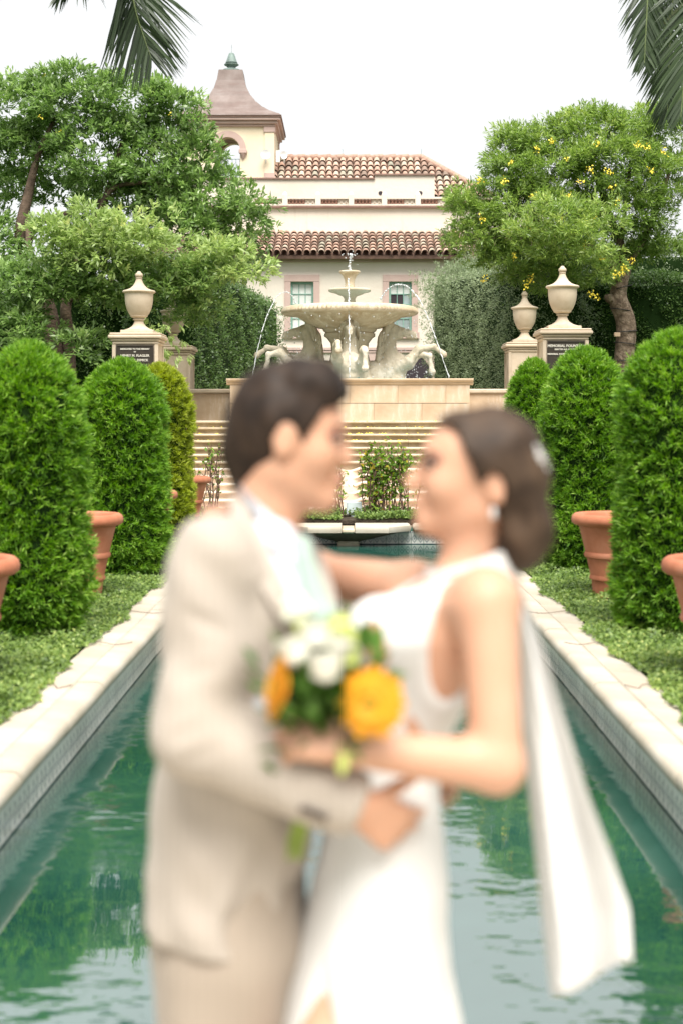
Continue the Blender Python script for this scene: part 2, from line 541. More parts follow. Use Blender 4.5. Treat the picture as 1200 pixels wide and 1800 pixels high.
# ------------------------------------------------------------------ smooth bodies from distance fields
class Field:
    def __init__(s, lo, hi, h):
        s.lo = np.array(lo, float)
        s.h = h
        s.n = np.ceil((np.array(hi, float) - s.lo) / h).astype(int) + 1
        s.d = np.full(s.n, 0.5, np.float32)

    def sub(s, lo, hi):
        a = np.clip(np.floor((np.array(lo) - s.lo) / s.h).astype(int), 0, s.n - 1)
        b = np.clip(np.ceil((np.array(hi) - s.lo) / s.h).astype(int) + 1, 1, s.n)
        ax = [(s.lo[i] + np.arange(a[i], b[i]) * s.h).astype(np.float32) for i in range(3)]
        return (slice(a[0], b[0]), slice(a[1], b[1]), slice(a[2], b[2])), \
            ax[0][:, None, None], ax[1][None, :, None], ax[2][None, None, :]

    def join(s, sl, e, k):
        d = s.d[sl]
        if k > 0:
            hh = np.maximum(k - np.abs(d - e), 0) / k
            s.d[sl] = np.minimum(d, e) - hh * hh * k * .25
        else:
            s.d[sl] = np.minimum(d, e)

    def cut(s, sl, e, k):
        d = s.d[sl]
        e = -e
        if k > 0:
            hh = np.maximum(k - np.abs(d - e), 0) / k
            s.d[sl] = np.maximum(d, e) + hh * hh * k * .25
        else:
            s.d[sl] = np.maximum(d, e)

    def cap(s, a, b, ra, rb=None, k=.02, minus=False, sq=(1, 1, 1)):
        rb = ra if rb is None else rb
        a, b = np.array(a, float), np.array(b, float)
        m = max(ra, rb) * max(1 / min(sq), 1) + k + 2 * s.h
        sl, x, y, z = s.sub(np.minimum(a, b) - m, np.maximum(a, b) + m)
        ba = (b - a)
        q = float((ba * ba).sum()) + 1e-12
        px, py, pz = x - a[0], y - a[1], z - a[2]
        t = np.clip((px * ba[0] + py * ba[1] + pz * ba[2]) / q, 0, 1)
        e = np.sqrt(((px - t * ba[0]) * sq[0]) ** 2 + ((py - t * ba[1]) * sq[1]) ** 2
                    + ((pz - t * ba[2]) * sq[2]) ** 2) - (ra + (rb - ra) * t)
        (s.cut if minus else s.join)(sl, e.astype(np.float32), k)
        return s

    def ell(s, c, r, k=.02, rot=None, minus=False):
        c, r = np.array(c, float), np.array(r, float)
        m = r.max() + k + 2 * s.h
        sl, x, y, z = s.sub(c - m, c + m)
        px, py, pz = x - c[0], y - c[1], z - c[2]
        if rot is not None:
            mt = np.array(Euler(rot).to_matrix().transposed())
            px, py, pz = (mt[0, 0] * px + mt[0, 1] * py + mt[0, 2] * pz,
                          mt[1, 0] * px + mt[1, 1] * py + mt[1, 2] * pz,
                          mt[2, 0] * px + mt[2, 1] * py + mt[2, 2] * pz)
        k0 = np.sqrt((px / r[0]) ** 2 + (py / r[1]) ** 2 + (pz / r[2]) ** 2)
        k1 = np.sqrt((px / r[0] ** 2) ** 2 + (py / r[1] ** 2) ** 2 + (pz / r[2] ** 2) ** 2) + 1e-9
        e = k0 * (k0 - 1) / k1
        (s.cut if minus else s.join)(sl, e.astype(np.float32), k)
        return s

    def loft(s, lev, k=.02, power=2.2, fold=0.0, nf=9, minus=False, grow=0.0, fold_top=None):
        """lev: (z, cx, cy, rx, ry) from low to high; a stack of ovals"""
        L = np.array(sorted(lev), float)
        zz = L[:, 0]
        m = L[:, 3:].max() * 1.4 + k
        lo = (L[:, 1].min() - m, L[:, 2].min() - m, zz[0] - k - 2 * s.h)
        hi = (L[:, 1].max() + m, L[:, 2].max() + m, zz[-1] + k + 2 * s.h)
        sl, x, y, z = s.sub(lo, hi)
        zf = z[0, 0]
        fn = lambda i: np.interp(zf, zz, L[:, i])[None, None, :].astype(np.float32)
        cx, cy, rx, ry = fn(1), fn(2), fn(3) + grow, fn(4) + grow
        dx, dy = (x - cx) / rx, (y - cy) / ry
        rr = (np.abs(dx) ** power + np.abs(dy) ** power + 1e-9) ** (1 / power)
        if fold:
            th = np.arctan2(dy, dx)
            w = 1.0 if fold_top is None else np.clip((fold_top - z) / .5, 0, 1)
            rr = rr / (1 + fold * w * (np.sin(th * nf + 1.3 + 1.5 * np.sin(z * 2.2)) + .5 * np.sin(th * nf * 2.3 + z * 3)))
        e = (rr - 1) * np.minimum(rx, ry)
        e = np.maximum(e, np.maximum(zz[0] - z, z - zz[-1]))
        (s.cut if minus else s.join)(sl, e.astype(np.float32), k)
        return s

    def plane(s, p, n, k=.005):
        """keep what lies behind the plane (n points to the removed side)"""
        n = np.array(n, float)
        n = n / np.linalg.norm(n)
        sl, x, y, z = s.sub(s.lo, s.lo + s.n * s.h)
        e = -((x - p[0]) * n[0] + (y - p[1]) * n[1] + (z - p[2]) * n[2])
        s.cut(sl, e.astype(np.float32), k)
        return s

    def ripple(s, amp, f=(18, 18, 18), seed=0.0):
        sl, x, y, z = s.sub(s.lo, s.lo + s.n * s.h)
        w = np.sin(x * f[0] + 1.7 * np.sin(z * f[2] * .6 + seed) + seed) * np.sin(z * f[2] + y * f[1] * .7 + 1.3 * np.sin(x * f[0] * .7)) \
            + .5 * np.sin(x * f[0] * 2.1 + z * f[2] * 1.7 + seed) * np.sin(y * f[1] * 1.9 + z * 9)
        s.d += (amp * w).astype(np.float32)
        return s

    def mesh(s, name, mat, parent=None, off=None, relax=1):
        d = s.d.copy()
        d[0], d[-1], d[:, 0], d[:, -1], d[:, :, 0], d[:, :, -1] = [.5] * 6
        ins = d < 0
        c = [(i, j, k) for i in (0, 1) for j in (0, 1) for k in (0, 1)]
        nx, ny, nz = (s.n - 1)
        cnt = np.zeros((nx, ny, nz), np.int8)
        for i, j, k in c:
            cnt += ins[i:i + nx, j:j + ny, k:k + nz]
        act = (cnt > 0) & (cnt < 8)
        ids = np.argwhere(act)
        vid = np.full(act.shape, -1, np.int64)
        vid[act] = np.arange(len(ids))
        acc = np.zeros((len(ids), 3))
        num = np.zeros(len(ids))
        val = {q: d[ids[:, 0] + q[0], ids[:, 1] + q[1], ids[:, 2] + q[2]].astype(float) for q in c}
        for q in c:
            for ax in range(3):
                if q[ax] == 0:
                    q2 = tuple(q[t] + (1 if t == ax else 0) for t in range(3))
                    a, b = val[q], val[q2]
                    hit = (a < 0) != (b < 0)
                    t = np.where(hit, a / np.where(hit, a - b, 1), 0)
                    p = np.tile(np.array(q, float), (len(ids), 1))
                    p[:, ax] += t
                    acc[hit] += p[hit]
                    num[hit] += 1
        V = s.lo + (ids + acc / num[:, None]) * s.h
        F = []
        for ax in range(3):
            o1, o2 = [(1, 2), (2, 0), (0, 1)][ax]
            sa = [slice(0, s.n[t]) for t in range(3)]
            sb = list(sa)
            sa[ax] = slice(0, s.n[ax] - 1)
            sb[ax] = slice(1, s.n[ax])
            A, B = ins[tuple(sa)], ins[tuple(sb)]
            e = np.argwhere(A != B)
            ok = (e[:, o1] > 0) & (e[:, o2] > 0) & (e[:, o1] < s.n[o1] - 1) & (e[:, o2] < s.n[o2] - 1)
            e = e[ok]
            fl = A[e[:, 0], e[:, 1], e[:, 2]]
            q = []
            for da, db in ((-1, -1), (0, -1), (0, 0), (-1, 0)):
                p = e.copy()
                p[:, o1] += da
                p[:, o2] += db
                q.append(vid[p[:, 0], p[:, 1], p[:, 2]])
            q = np.stack(q, 1)
            q[~fl] = q[~fl][:, ::-1]
            F.append(q)
        F = np.concatenate(F)
        F = F[(F >= 0).all(1)]
        for _ in range(relax):                       # light smoothing of the grid stepping
            sm = np.zeros_like(V)
            nn = np.zeros(len(V))
            for a in range(4):
                for b in (1, 3):
                    np.add.at(sm, F[:, a], V[F[:, (a + b) % 4]])
                    np.add.at(nn, F[:, a], 1)
            V = V * .5 + .5 * sm / np.maximum(nn, 1)[:, None]
        if off is not None:
            V = V - np.array(off)
        me = bpy.data.meshes.new(name)
        n, m = len(V), len(F)
        me.vertices.add(n)
        me.vertices.foreach_set('co', V.astype(np.float32).ravel())
        me.loops.add(4 * m)
        me.loops.foreach_set('vertex_index', F.astype(np.int32).ravel())
        me.polygons.add(m)
        me.polygons.foreach_set('loop_start', np.arange(0, 4 * m, 4, dtype=np.int32))
        me.polygons.foreach_set('use_smooth', np.ones(m, bool))
        me.update(calc_edges=True)
        me.materials.append(mat)
        o = bpy.data.objects.new(name, me)
        COL.objects.link(o)
        if parent is not None:
            o.parent = parent
        return o


# ================================================================== THE SETTING
POOL_X, COPE_X = 1.56, 1.96           # inner and outer edge of the coping
POOL_Y0, POOL_Y1 = 3.7, 22.7
WATER_Z = -0.33
TERR_Z = 1.63


def structure(o):
    o['kind'] = 'structure'
    return o


# ground with the hole of the pool
g = MB()
xs = [-300, -POOL_X - .12, POOL_X + .12, 300]
ys = [-120, POOL_Y0 - .12, POOL_Y1 + .12, 900]
V = [(x, y, -.03) for y in ys for x in xs]
F = []
for j in range(3):
    for i in range(3):
        if (i, j) != (1, 1):
            F.append((j * 4 + i, j * 4 + i + 1, (j + 1) * 4 + i + 1, (j + 1) * 4 + i))
g.add(V, F)
structure(g.build('ground', M['lawn']))

# paved deck at the near end of the pool, where the couple stands
d = MB().box((0, -1.5, -.045), (9.0, 9.58, .09))
structure(d.build('pool_deck', M['paving']))

# pool shell
m = MB()
x, y0, y1 = POOL_X + .09, POOL_Y0 - .09, POOL_Y1 + .09
zb, zt = -1.3, -.06
V = [(-x, y0, zb), (x, y0, zb), (x, y1, zb), (-x, y1, zb), (-x, y0, zt), (x, y0, zt), (x, y1, zt), (-x, y1, zt)]
m.add(V, [(0, 1, 2, 3), (0, 4, 5, 1), (1, 5, 6, 2), (2, 6, 7, 3), (3, 7, 4, 0)])
pool_mat = stone('pool_plaster', [(.03, .16, .13), (.045, .21, .17), (.07, .26, .21)], 1.5, per_obj=0)
pool_wall = structure(m.build('pool_wall', pool_mat))

# water
wm, nt, b = new_mat('pool_water')
n1 = noise(nt, 1.0, 3, .5, mapping=(2.2, 3.6, 1))
n2 = noise(nt, 1.0, 2, .5, mapping=(7.0, 15.0, 1))
n3 = noise(nt, 0.55, 2, .5)
ad = nt.nodes.new('ShaderNodeMath')
ad.operation = 'MULTIPLY_ADD'
ad.inputs[1].default_value = .22
nt.links.new(n2.outputs['Fac'], ad.inputs[0])
nt.links.new(n1.outputs['Fac'], ad.inputs[2])
bp = nt.nodes.new('ShaderNodeBump')
bp.inputs['Distance'].default_value = .05
mr = nt.nodes.new('ShaderNodeMapRange')
mr.inputs['From Min'].default_value = .42
mr.inputs['From Max'].default_value = .66
mr.inputs['To Min'].default_value = .015
mr.inputs['To Max'].default_value = .42
nt.links.new(n3.outputs['Fac'], mr.inputs['Value'])
nt.links.new(mr.outputs[0], bp.inputs['Strength'])
nt.links.new(ad.outputs[0], bp.inputs['Height'])
nc = noise(nt, .8, 5, .6)
rc = ramp(nt, [(.3, (.010, .052, .038)), (.55, (.018, .076, .057)), (.8, (.034, .108, .084))])
nt.links.new(nc.outputs['Fac'], rc.inputs['Fac'])
nt.links.new(rc.outputs[0], b.inputs['Base Color'])
b.inputs['Roughness'].default_value = .015
b.inputs['IOR'].default_value = 4.8
nt.links.new(bp.outputs[0], b.inputs['Normal'])
m = MB()
m.add([(-x + .01, y0 + .01, WATER_Z), (x - .01, y0 + .01, WATER_Z), (x - .01, y1 - .01, WATER_Z), (-x + .01, y1 - .01, WATER_Z)], [(0, 1, 2, 3)])
structure(m.build('water', wm))

# glazed tile band above the water line
tm, nt, b = new_mat('glazed_tile')
tc = nt.nodes.new('ShaderNodeTexCoord')
sp = nt.nodes.new('ShaderNodeSeparateXYZ')
nt.links.new(tc.outputs['Generated'], sp.inputs[0])


def mth(op, a, bb=None):
    q = nt.nodes.new('ShaderNodeMath')
    q.operation = op
    for i, val in enumerate((a, bb)):
        if val is None:
            continue
        if isinstance(val, (int, float)):
            q.inputs[i].default_value = val
        else:
            nt.links.new(val, q.inputs[i])
    return q.outputs[0]


u, v = sp.outputs['X'], sp.outputs['Z']
v2 = mth('MULTIPLY', mth('SUBTRACT', v, .42), 1.5)
du = mth('ABSOLUTE', mth('SUBTRACT', mth('FRACT', mth('MULTIPLY', u, 2.0)), .5))
dv = mth('ABSOLUTE', v2)
dia = mth('ADD', du, dv)
ring = mth('LESS_THAN', mth('ABSOLUTE', mth('SUBTRACT', dia, .42)), .07)
dot = mth('LESS_THAN', dia, .16)
band = mth('MULTIPLY', mth('GREATER_THAN', v, .86), mth('GREATER_THAN', mth('FRACT', mth('MULTIPLY', u, 7.0)), .45))
low = mth('LESS_THAN', v, .05)
pat = mth('MAXIMUM', mth('MAXIMUM', ring, dot), mth('MAXIMUM', band, low))
mx = nt.nodes.new('ShaderNodeMix')
mx.data_type = 'RGBA'
nt.links.new(pat, mx.inputs[0])
mx.inputs[6].default_value = (.74, .73, .68, 1)
mx.inputs[7].default_value = (.20, .23, .25, 1)
oi = nt.nodes.new('ShaderNodeObjectInfo')
mrr = nt.nodes.new('ShaderNodeMapRange')
mrr.inputs['To Min'].default_value = .82
mrr.inputs['To Max'].default_value = 1.06
nt.links.new(oi.outputs['Random'], mrr.inputs['Value'])
hs = nt.nodes.new('ShaderNodeHueSaturation')
nt.links.new(mrr.outputs[0], hs.inputs['Value'])
nt.links.new(mx.outputs[2], hs.inputs['Color'])
nt.links.new(hs.outputs[0], b.inputs['Base Color'])
b.inputs['Roughness'].default_value = .25
tile_me = MB().bev((0, 0, 0), (.194, .02, .205), .004).build('glazed_tile', tm)
tile_data = tile_me.data
bpy.data.objects.remove(tile_me)
TZ = WATER_Z + .105
for sx in (-1, 1):
    k = 0
    yy = POOL_Y1 - .1
    while yy > 5.2:
        inst('glazed_tile', tile_data, pool_wall, (sx * (x - .012), yy, TZ), (random.uniform(-.01, .01), 0, sx * R(90) + random.uniform(-.006, .006)))
        yy -= .2
k = -1.5
while k < 1.6:
    inst('glazed_tile', tile_data, pool_wall, (k, y1 - .012, TZ), (random.uniform(-.01, .01), 0, random.uniform(-.006, .006)))
    k += .2

# coping: a bed with a row of rounded nosing stones and a row of flat slabs
m = MB()
for sx in (-1, 1):
    xc = sx * (POOL_X + .24)
    m.box((xc, (POOL_Y0 + POOL_Y1) / 2, -.075), (.30, POOL_Y1 - POOL_Y0 + .6, .09))
m.box((0, POOL_Y1 + .26, -.075), (2 * POOL_X - .2, .30, .09))
m.box((0, POOL_Y0 - .26, -.078), (2 * POOL_X - .2, .30, .09))
bed = structure(m.build('pool_coping', M['mortar']))


def nosing_mesh(L):
    poly = []
    w, t, r = .17, .115, .05
    for i in range(6):
        a = math.pi / 2 + i / 5 * math.pi * .75
        poly.append((-w / 2 + r + r * math.cos(a) * 1.0, -r + r * math.sin(a)))
    poly += [(-w / 2 + .06, -t), (w / 2, -t), (w / 2, 0)]
    mb = MB()
    n = len(poly)
    Vv = [(px, -L / 2 + .004, pz) for px, pz in poly] + [(px, L / 2 - .004, pz) for px, pz in poly]
    Ff = [tuple(range(n))[::-1], tuple(range(n, 2 * n))] + [(k, (k + 1) % n, n + (k + 1) % n, n + k) for k in range(n)]
    mb.add(Vv, Ff)
    o = mb.build('nosing_stone', M['coping'], smooth=50)
    dt = o.data
    bpy.data.objects.remove(o)
    return dt


NL = 1.15
nos = nosing_mesh(NL)
slab_o = MB().bev((0, 0, -.05), (.214, NL - .014, .10), .012).build('coping_slab', M['coping'])
slab = slab_o.data
bpy.data.objects.remove(slab_o)
for sx in (-1, 1):
    yy = POOL_Y0 - .35
    i = 0
    while yy < POOL_Y1 + .1:
        inst('nosing_stone', nos, bed, (sx * (POOL_X + .085), yy + NL / 2, random.uniform(-.004, .004)),
             (0, random.uniform(-.012, .012), (math.pi if sx < 0 else 0) + random.uniform(-.004, .004)))
        inst('coping_slab', slab, bed, (sx * (POOL_X + .285), yy + NL / 2 + .4, random.uniform(-.006, .002)),
             (random.uniform(-.004, .004), random.uniform(-.02, .02), random.uniform(-.008, .008)))
        yy += NL
        i += 1
# far end: the coping steps out into a half-octagonal spill bowl
FAR_D = POOL_Y1
for (xa, xb) in ((-1.56, -1.02), (1.02, 1.56)):
    w = xb - xa
    o = MB().bev(((xa + xb) / 2, FAR_D + .10, -.055), (w - .01, .36, .11), .03).build('nosing_stone', M['coping'], bed, smooth=40)
bowl = thing('spill_bowl', 'half octagonal stone spill bowl jutting into the far end of the pool', 'bowl', (0, FAR_D, WATER_Z))
oc = [(-.98, .24), (-.98, -.12), (-.62, -.50), (-.105, -.50), (-.105, .24)]
for sx in (-1, 1):
    pl = [(sx * a, FAR_D + b_) for a, b_ in oc]
    mb = MB()
    n = len(pl)
    # rounded nosing: three rings
    rings = [(1.0, -.105), (1.012, -.06), (1.0, -.015), (.97, 0.0)]
    Vv, Ff = [], []
    cxp = sum(p[0] for p in pl) / n
    cyp = FAR_D + .1
    for s_, z_ in rings:
        for (px, py) in pl:
            yy = cyp + (py - cyp) * (s_ if py < FAR_D else 1)
            xx = px * (s_ if abs(px) > .2 else 1)
            Vv.append((xx, yy, z_))
    for r_ in range(3):
        for k in range(n):
            Ff.append((r_ * n + k, r_ * n + (k + 1) % n, (r_ + 1) * n + (k + 1) % n, (r_ + 1) * n + k))
    Ff += [tuple(range(n))[::-1], tuple(range(3 * n, 4 * n))]
    mb.add(Vv, Ff)
    mb.build('bowl_rim', M['coping'], bowl, smooth=45, off=bowl.location)
MB().bev((0, FAR_D - .14, -.075), (.20, .74, .07), .02).build('spout', M['step_stone'], bowl, off=bowl.location)
mb = MB()
top = [(-.90, .1), (-.90, -.10), (-.57, -.44), (.57, -.44), (.90, -.10), (.90, .1)]
bot = [(-.20, .1), (-.20, -.02), (-.17, -.16), (.17, -.16), (.20, -.02), (.20, .1)]
n = 6
Vv = [(a, FAR_D + b_, -.108) for a, b_ in top] + [(a, FAR_D + b_, -.27) for a, b_ in bot]
mb.add(Vv, [tuple(range(n)), tuple(range(n, 2 * n))[::-1]] + [(k, (k + 1) % n, n + (k + 1) % n, n + k) for k in range(n)])
mb.build('bowl_underside', stone('dark_stone', [(.05, .045, .03), (.10, .085, .055), (.18, .15, .10)], 4, rough=.5, per_obj=0), bowl, off=bowl.location)  # mottled stone, much darker than the rim
MB().bev((0, FAR_D - .02, -.31), (.34, .34, .10), .02).build('bowl_foot', M['step_stone'], bowl, off=bowl.location)

# upper terrace and the planting bed behind the pool
m = MB().box((0, 29.2 + 150, TERR_Z / 2 - .05), (200, 300, TERR_Z + .1))
structure(m.build('upper_terrace', M['lawn']))
m = MB().box((0, 36.9, TERR_Z + .0), (6.9, 16.4, .03))
structure(m.build('terrace_paving', M['paving']))
m = MB().box((0, 23.72, -.02), (8.0, 1.3, .10))
structure(m.build('planting_bed', M['soil']))
for sx in (-1, 1):
    m = MB().box((sx * 3.45, 13.6, -.02), (2.94, 21.4, .05))
    structure(m.build('garden_bed', M['lawn']))

# ------------------------------------------------------------------ steps
steps = thing('stone_steps', 'broad cream stone steps rising from the planting bed to the fountain', 'steps', (0, 24.4, 0))
NS, RISE, TREAD = 13, .125, .33
for i in range(NS):
    z = TERR_Z - i * RISE
    yf = 28.65 - i * TREAD
    lower = i >= 7
    mat = M['cascade_stone'] if lower else M['step_stone']
    segs = [(-3.49, -1.164), (-1.16, 1.16), (1.164, 3.49)]
    # riser block
    for (xa, xb) in segs:
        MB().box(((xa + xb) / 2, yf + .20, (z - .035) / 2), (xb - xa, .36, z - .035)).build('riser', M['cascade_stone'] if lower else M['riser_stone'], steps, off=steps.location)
    # treads with a rounded lip
    for (xa, xb) in segs:
        mid = lower and xa < 0 < xb
        cols = [xa + (xb - xa) * t for t in np.linspace(0, 1, 33 if mid else 2)]
        prof = [(.38, -.037), (.02, -.037), (-.03, -.042), (-.05, -.026), (-.05, -.012), (-.035, 0), (.38, 0)]
        Vv, Ff = [], []
        for c_ in cols:
            wv = 0.0
            wz = 0.0
            if mid:
                a = abs(c_)
                wv = -.10 * math.exp(-((a - .30) / .10) ** 2) + .09 * math.exp(-(a / .16) ** 2)
                wz = .045 * math.exp(-((a - .30) / .12) ** 2) - .04 * math.exp(-(a / .14) ** 2)
            for (py, pz) in prof:
                Vv.append((c_, yf + py + (wv if py < .1 else 0), z + pz + wz))
        n = len(prof)
        for q in range(len(cols) - 1):
            for k in range(n):
                Ff.append((q * n + k, q * n + (k + 1) % n, (q + 1) * n + (k + 1) % n, (q + 1) * n + k))
        Ff += [tuple(range(n)), tuple((len(cols) - 1) * n + k for k in range(n))[::-1]]
        mb = MB()
        mb.add(Vv, Ff)
        mb.build('tread', mat, steps, smooth=40, off=steps.location)

# fallen yellow petals on the top treads
rng = np.random.default_rng(21)
n = 420
i = rng.integers(0, 4, n)
base = np.stack([rng.uniform(-3.3, 3.3, n), 28.65 - i * TREAD + rng.uniform(-.03, .3, n), TERR_Z - i * RISE + .006], 1)
dirs = rng.normal(size=(n, 3)) * [1, 1, .12]
leaf_mesh('fallen_petals', base, dirs, .05, .04, rng.uniform(0, 1, n), M['tree_flower'], None, kind='stuff')

# ------------------------------------------------------------------ fountain basin, low walls
FX, FY = 0.03, 31.5
BZ = 2.53
basin = thing('fountain_basin', 'long pale orange stone basin wall below the horse fountain', 'basin', (FX, 29.5, TERR_Z))
BH, BF = 2.44, 29.0
# two courses of ashlar blocks along the front, corners cut back
def ashlar(xa, xb, ya, yb, nb, name='ashlar_block'):
    """blocks along a straight wall from (xa,ya) to (xb,yb)"""
    L = math.hypot(xb - xa, yb - ya)
    ang = math.atan2(yb - ya, xb - xa)
    for c_, (z0, z1) in enumerate(((TERR_Z - .02, TERR_Z + .36), (TERR_Z + .368, TERR_Z + .735))):
        cuts = [0] + [(k + .5 * (c_ % 2)) / nb * L for k in range(1, nb)] + [L]
        for a, b_ in zip(cuts[:-1], cuts[1:]):
            mid = (a + b_) / 2
            o = MB().bev((0, 0, 0), (b_ - a - .003, .30, z1 - z0 - .002), .004).build(name, M['basin_stone'], basin)
            o.location = (xa + math.cos(ang) * mid - basin.location.x - math.sin(ang) * .15,
                          ya + math.sin(ang) * mid - basin.location.y + math.cos(ang) * .15, (z0 + z1) / 2 - basin.location.z)
            o.rotation_euler = (0, 0, ang)


ashlar(FX - BH, FX + BH, BF, BF, 5)
ashlar(FX + BH, FX + BH, BF + .31, 34.0, 7)
ashlar(FX - BH, FX - BH, 34.0, BF + .31, 7)
MB().box((FX, 34.15, 2.0), (2 * BH, .3, .74)).build('back_wall', M['basin_stone'], basin, off=basin.location)
# moulded rim
prof = [(.30, -.13), (.0, -.13), (-.03, -.10), (-.03, -.07), (-.07, -.05), (-.085, -.02), (-.07, 0), (.34, 0), (.34, -.13)]
mb = MB()
mb.extr_x([(BF + a, BZ - .03 + z_) for a, z_ in prof], FX - BH - .07, FX + BH + .07)
mb.build('rim', M['basin_stone'], basin, off=basin.location, smooth=35)
for sx in (-1, 1):
    MB().bev((FX + sx * (BH - .11), 31.83, BZ - .085), (.36, 4.9, .11), .03).build('rim', M['basin_stone'], basin, off=basin.location)
wat2 = plain('fountain_water', (.30, .38, .36), .05, .8)
MB().box((FX, 31.6, 2.2), (2 * BH - .7, 4.6, .3)).build('basin_water', wat2, basin, off=basin.location)

for sx, nm in ((-1, 'left'), (1, 'right')):
    w = thing('low_wall', f'short low stone wall linking the fountain basin to the {nm} rear pedestal', 'wall', (sx * 3.0, 30.9, TERR_Z))
    xa, xb = sx * 2.46, sx * 3.46
    MB().box(((xa + xb) / 2, 30.95, (TERR_Z - .02 + 2.22) / 2), (abs(xb - xa), .34, 2.22 - TERR_Z + .02)).build('wall_body', M['basin_stone'], w, off=w.location)
    MB().bev(((xa + xb) / 2, 30.95, 2.275), (abs(xb - xa) - .004, .46, .10), .025).build('coping_slab', M['limestone'], w, off=w.location)
    # parapet along the steps between the two pedestals of each side
    w = thing('parapet_wall', f'stone parapet between the front and rear pedestals on the {nm} side of the steps', 'wall', (sx * 3.9, 29.3, 0))
    MB().box((sx * 3.9, 29.6, 1.09), (.5, 3.3, 2.18)).build('wall_body', M['limestone'], w, off=w.location)
    MB().bev((sx * 3.9, 29.6, 2.23), (.62, 3.28, .10), .025).build('coping_slab', M['limestone'], w, off=w.location)


# ------------------------------------------------------------------ pedestals and urns
def pedestal(xc, yc, ztop, side, row):
    wdt = .86
    p = thing('pedestal', f'{"taller " if row == "front" else ""}square limestone pedestal at the {side} {row} of the steps', 'pedestal', (xc, yc, 0), 'pedestals beside the steps')
    MB().bev((0, 0, .12), (wdt + .10, wdt + .10, .24), .02).build('plinth', M['limestone'], p)
    MB().box((0, 0, (.24 + ztop - .22) / 2), (wdt - .06, wdt - .06, ztop - .22 - .24)).build('shaft', M['limestone'], p)
    # framed panels: four corner strips and a raised border on the face towards the steps' foot
    for a in (-1, 1):
        for b_ in (-1, 1):
            MB().bev((a * (wdt / 2 - .035), b_ * (wdt / 2 - .035), (.24 + ztop - .22) / 2), (.07, .07, ztop - .22 - .243), .006).build('corner_strip', M['limestone'], p)
    # cap: stacked mouldings
    z = ztop - .22
    for w_, h_ in ((wdt + .0, .06), (wdt + .06, .05), (wdt + .14, .07), (wdt + .10, .04)):
        MB().bev((0, 0, z + h_ / 2), (w_, w_, h_ - .002), .018).build('cap_moulding', M['limestone'], p)
        z += h_
    return p


def urn(xc, yc, z0, h, label):
    u_ = thing('stone_urn', label, 'urn', (xc, yc, z0), 'lidded stone urns')
    s = h / 1.20
    MB().bev((0, 0, .03 * s), (.62 * s, .62 * s, .06 * s), .008).build('base_block', M['limestone'], u_)
    foot = [(.29, .06), (.29, .075), (.20, .105), (.135, .15), (.10, .20), (.085, .245), (.085, .262), (.115, .268), (.115, .288), (.09, .296)]
    MB().lathe([(r * s, z * s) for r, z in foot], n=36).build('foot', M['limestone'], u_, smooth=40)
    body = [(.09, .296), (.13, .315), (.165, .335), (.168, .345), (.165, .350), (.20, .40), (.235, .48), (.258, .57), (.268, .66), (.272, .775), (.30, .785), (.315, .80), (.315, .815), (.30, .83)]
    MB().lathe([(r * s, z * s) for r, z in body], n=40).build('body', M['limestone'], u_, smooth=40)
    lid = [(.30, .83), (.24, .845), (.17, .875), (.115, .925), (.08, .98), (.062, 1.03), (.055, 1.06), (.066, 1.064), (.066, 1.078), (.05, 1.082)]
    lo = MB().lathe([(r * s, z * s) for r, z in lid], n=36).build('lid', M['limestone'], u_, smooth=40)
    fin = [(.045, 1.082), (.068, 1.10), (.075, 1.125), (.068, 1.15), (.045, 1.172), (.036, 1.18), (.03, 1.20), (.01, 1.205)]
    MB().lathe([(r * s, z * s) for r, z in fin], n=24, wob=lambda a, z: 1 + .06 * math.sin(8 * a + z * 40)).build('finial', M['limestone'], lo, smooth=60)
    return u_


def lettering(lines, plq, zc0):
    """raised letters, each line a list (text, size, z)"""
    for txt, size, z in lines:
        cu = bpy.data.curves.new('lettering', 'FONT')
        cu.body = txt
        cu.size = size
        cu.align_x = 'CENTER'
        cu.extrude = .004
        cu.offset = .0015
        cu.resolution_u = 2
        ob = bpy.data.objects.new('tmp', cu)
        me = bpy.data.meshes.new_from_object(ob)
        bpy.data.objects.remove(ob)
        me.materials.append(M['letters'])
        o = bpy.data.objects.new('lettering', me)
        COL.objects.link(o)
        o.parent = plq
        o.location = (0, -.024, z)
        o.rotation_euler = (R(90), 0, 0)
        o['label'] = 'raised pale lettering reading ' + txt


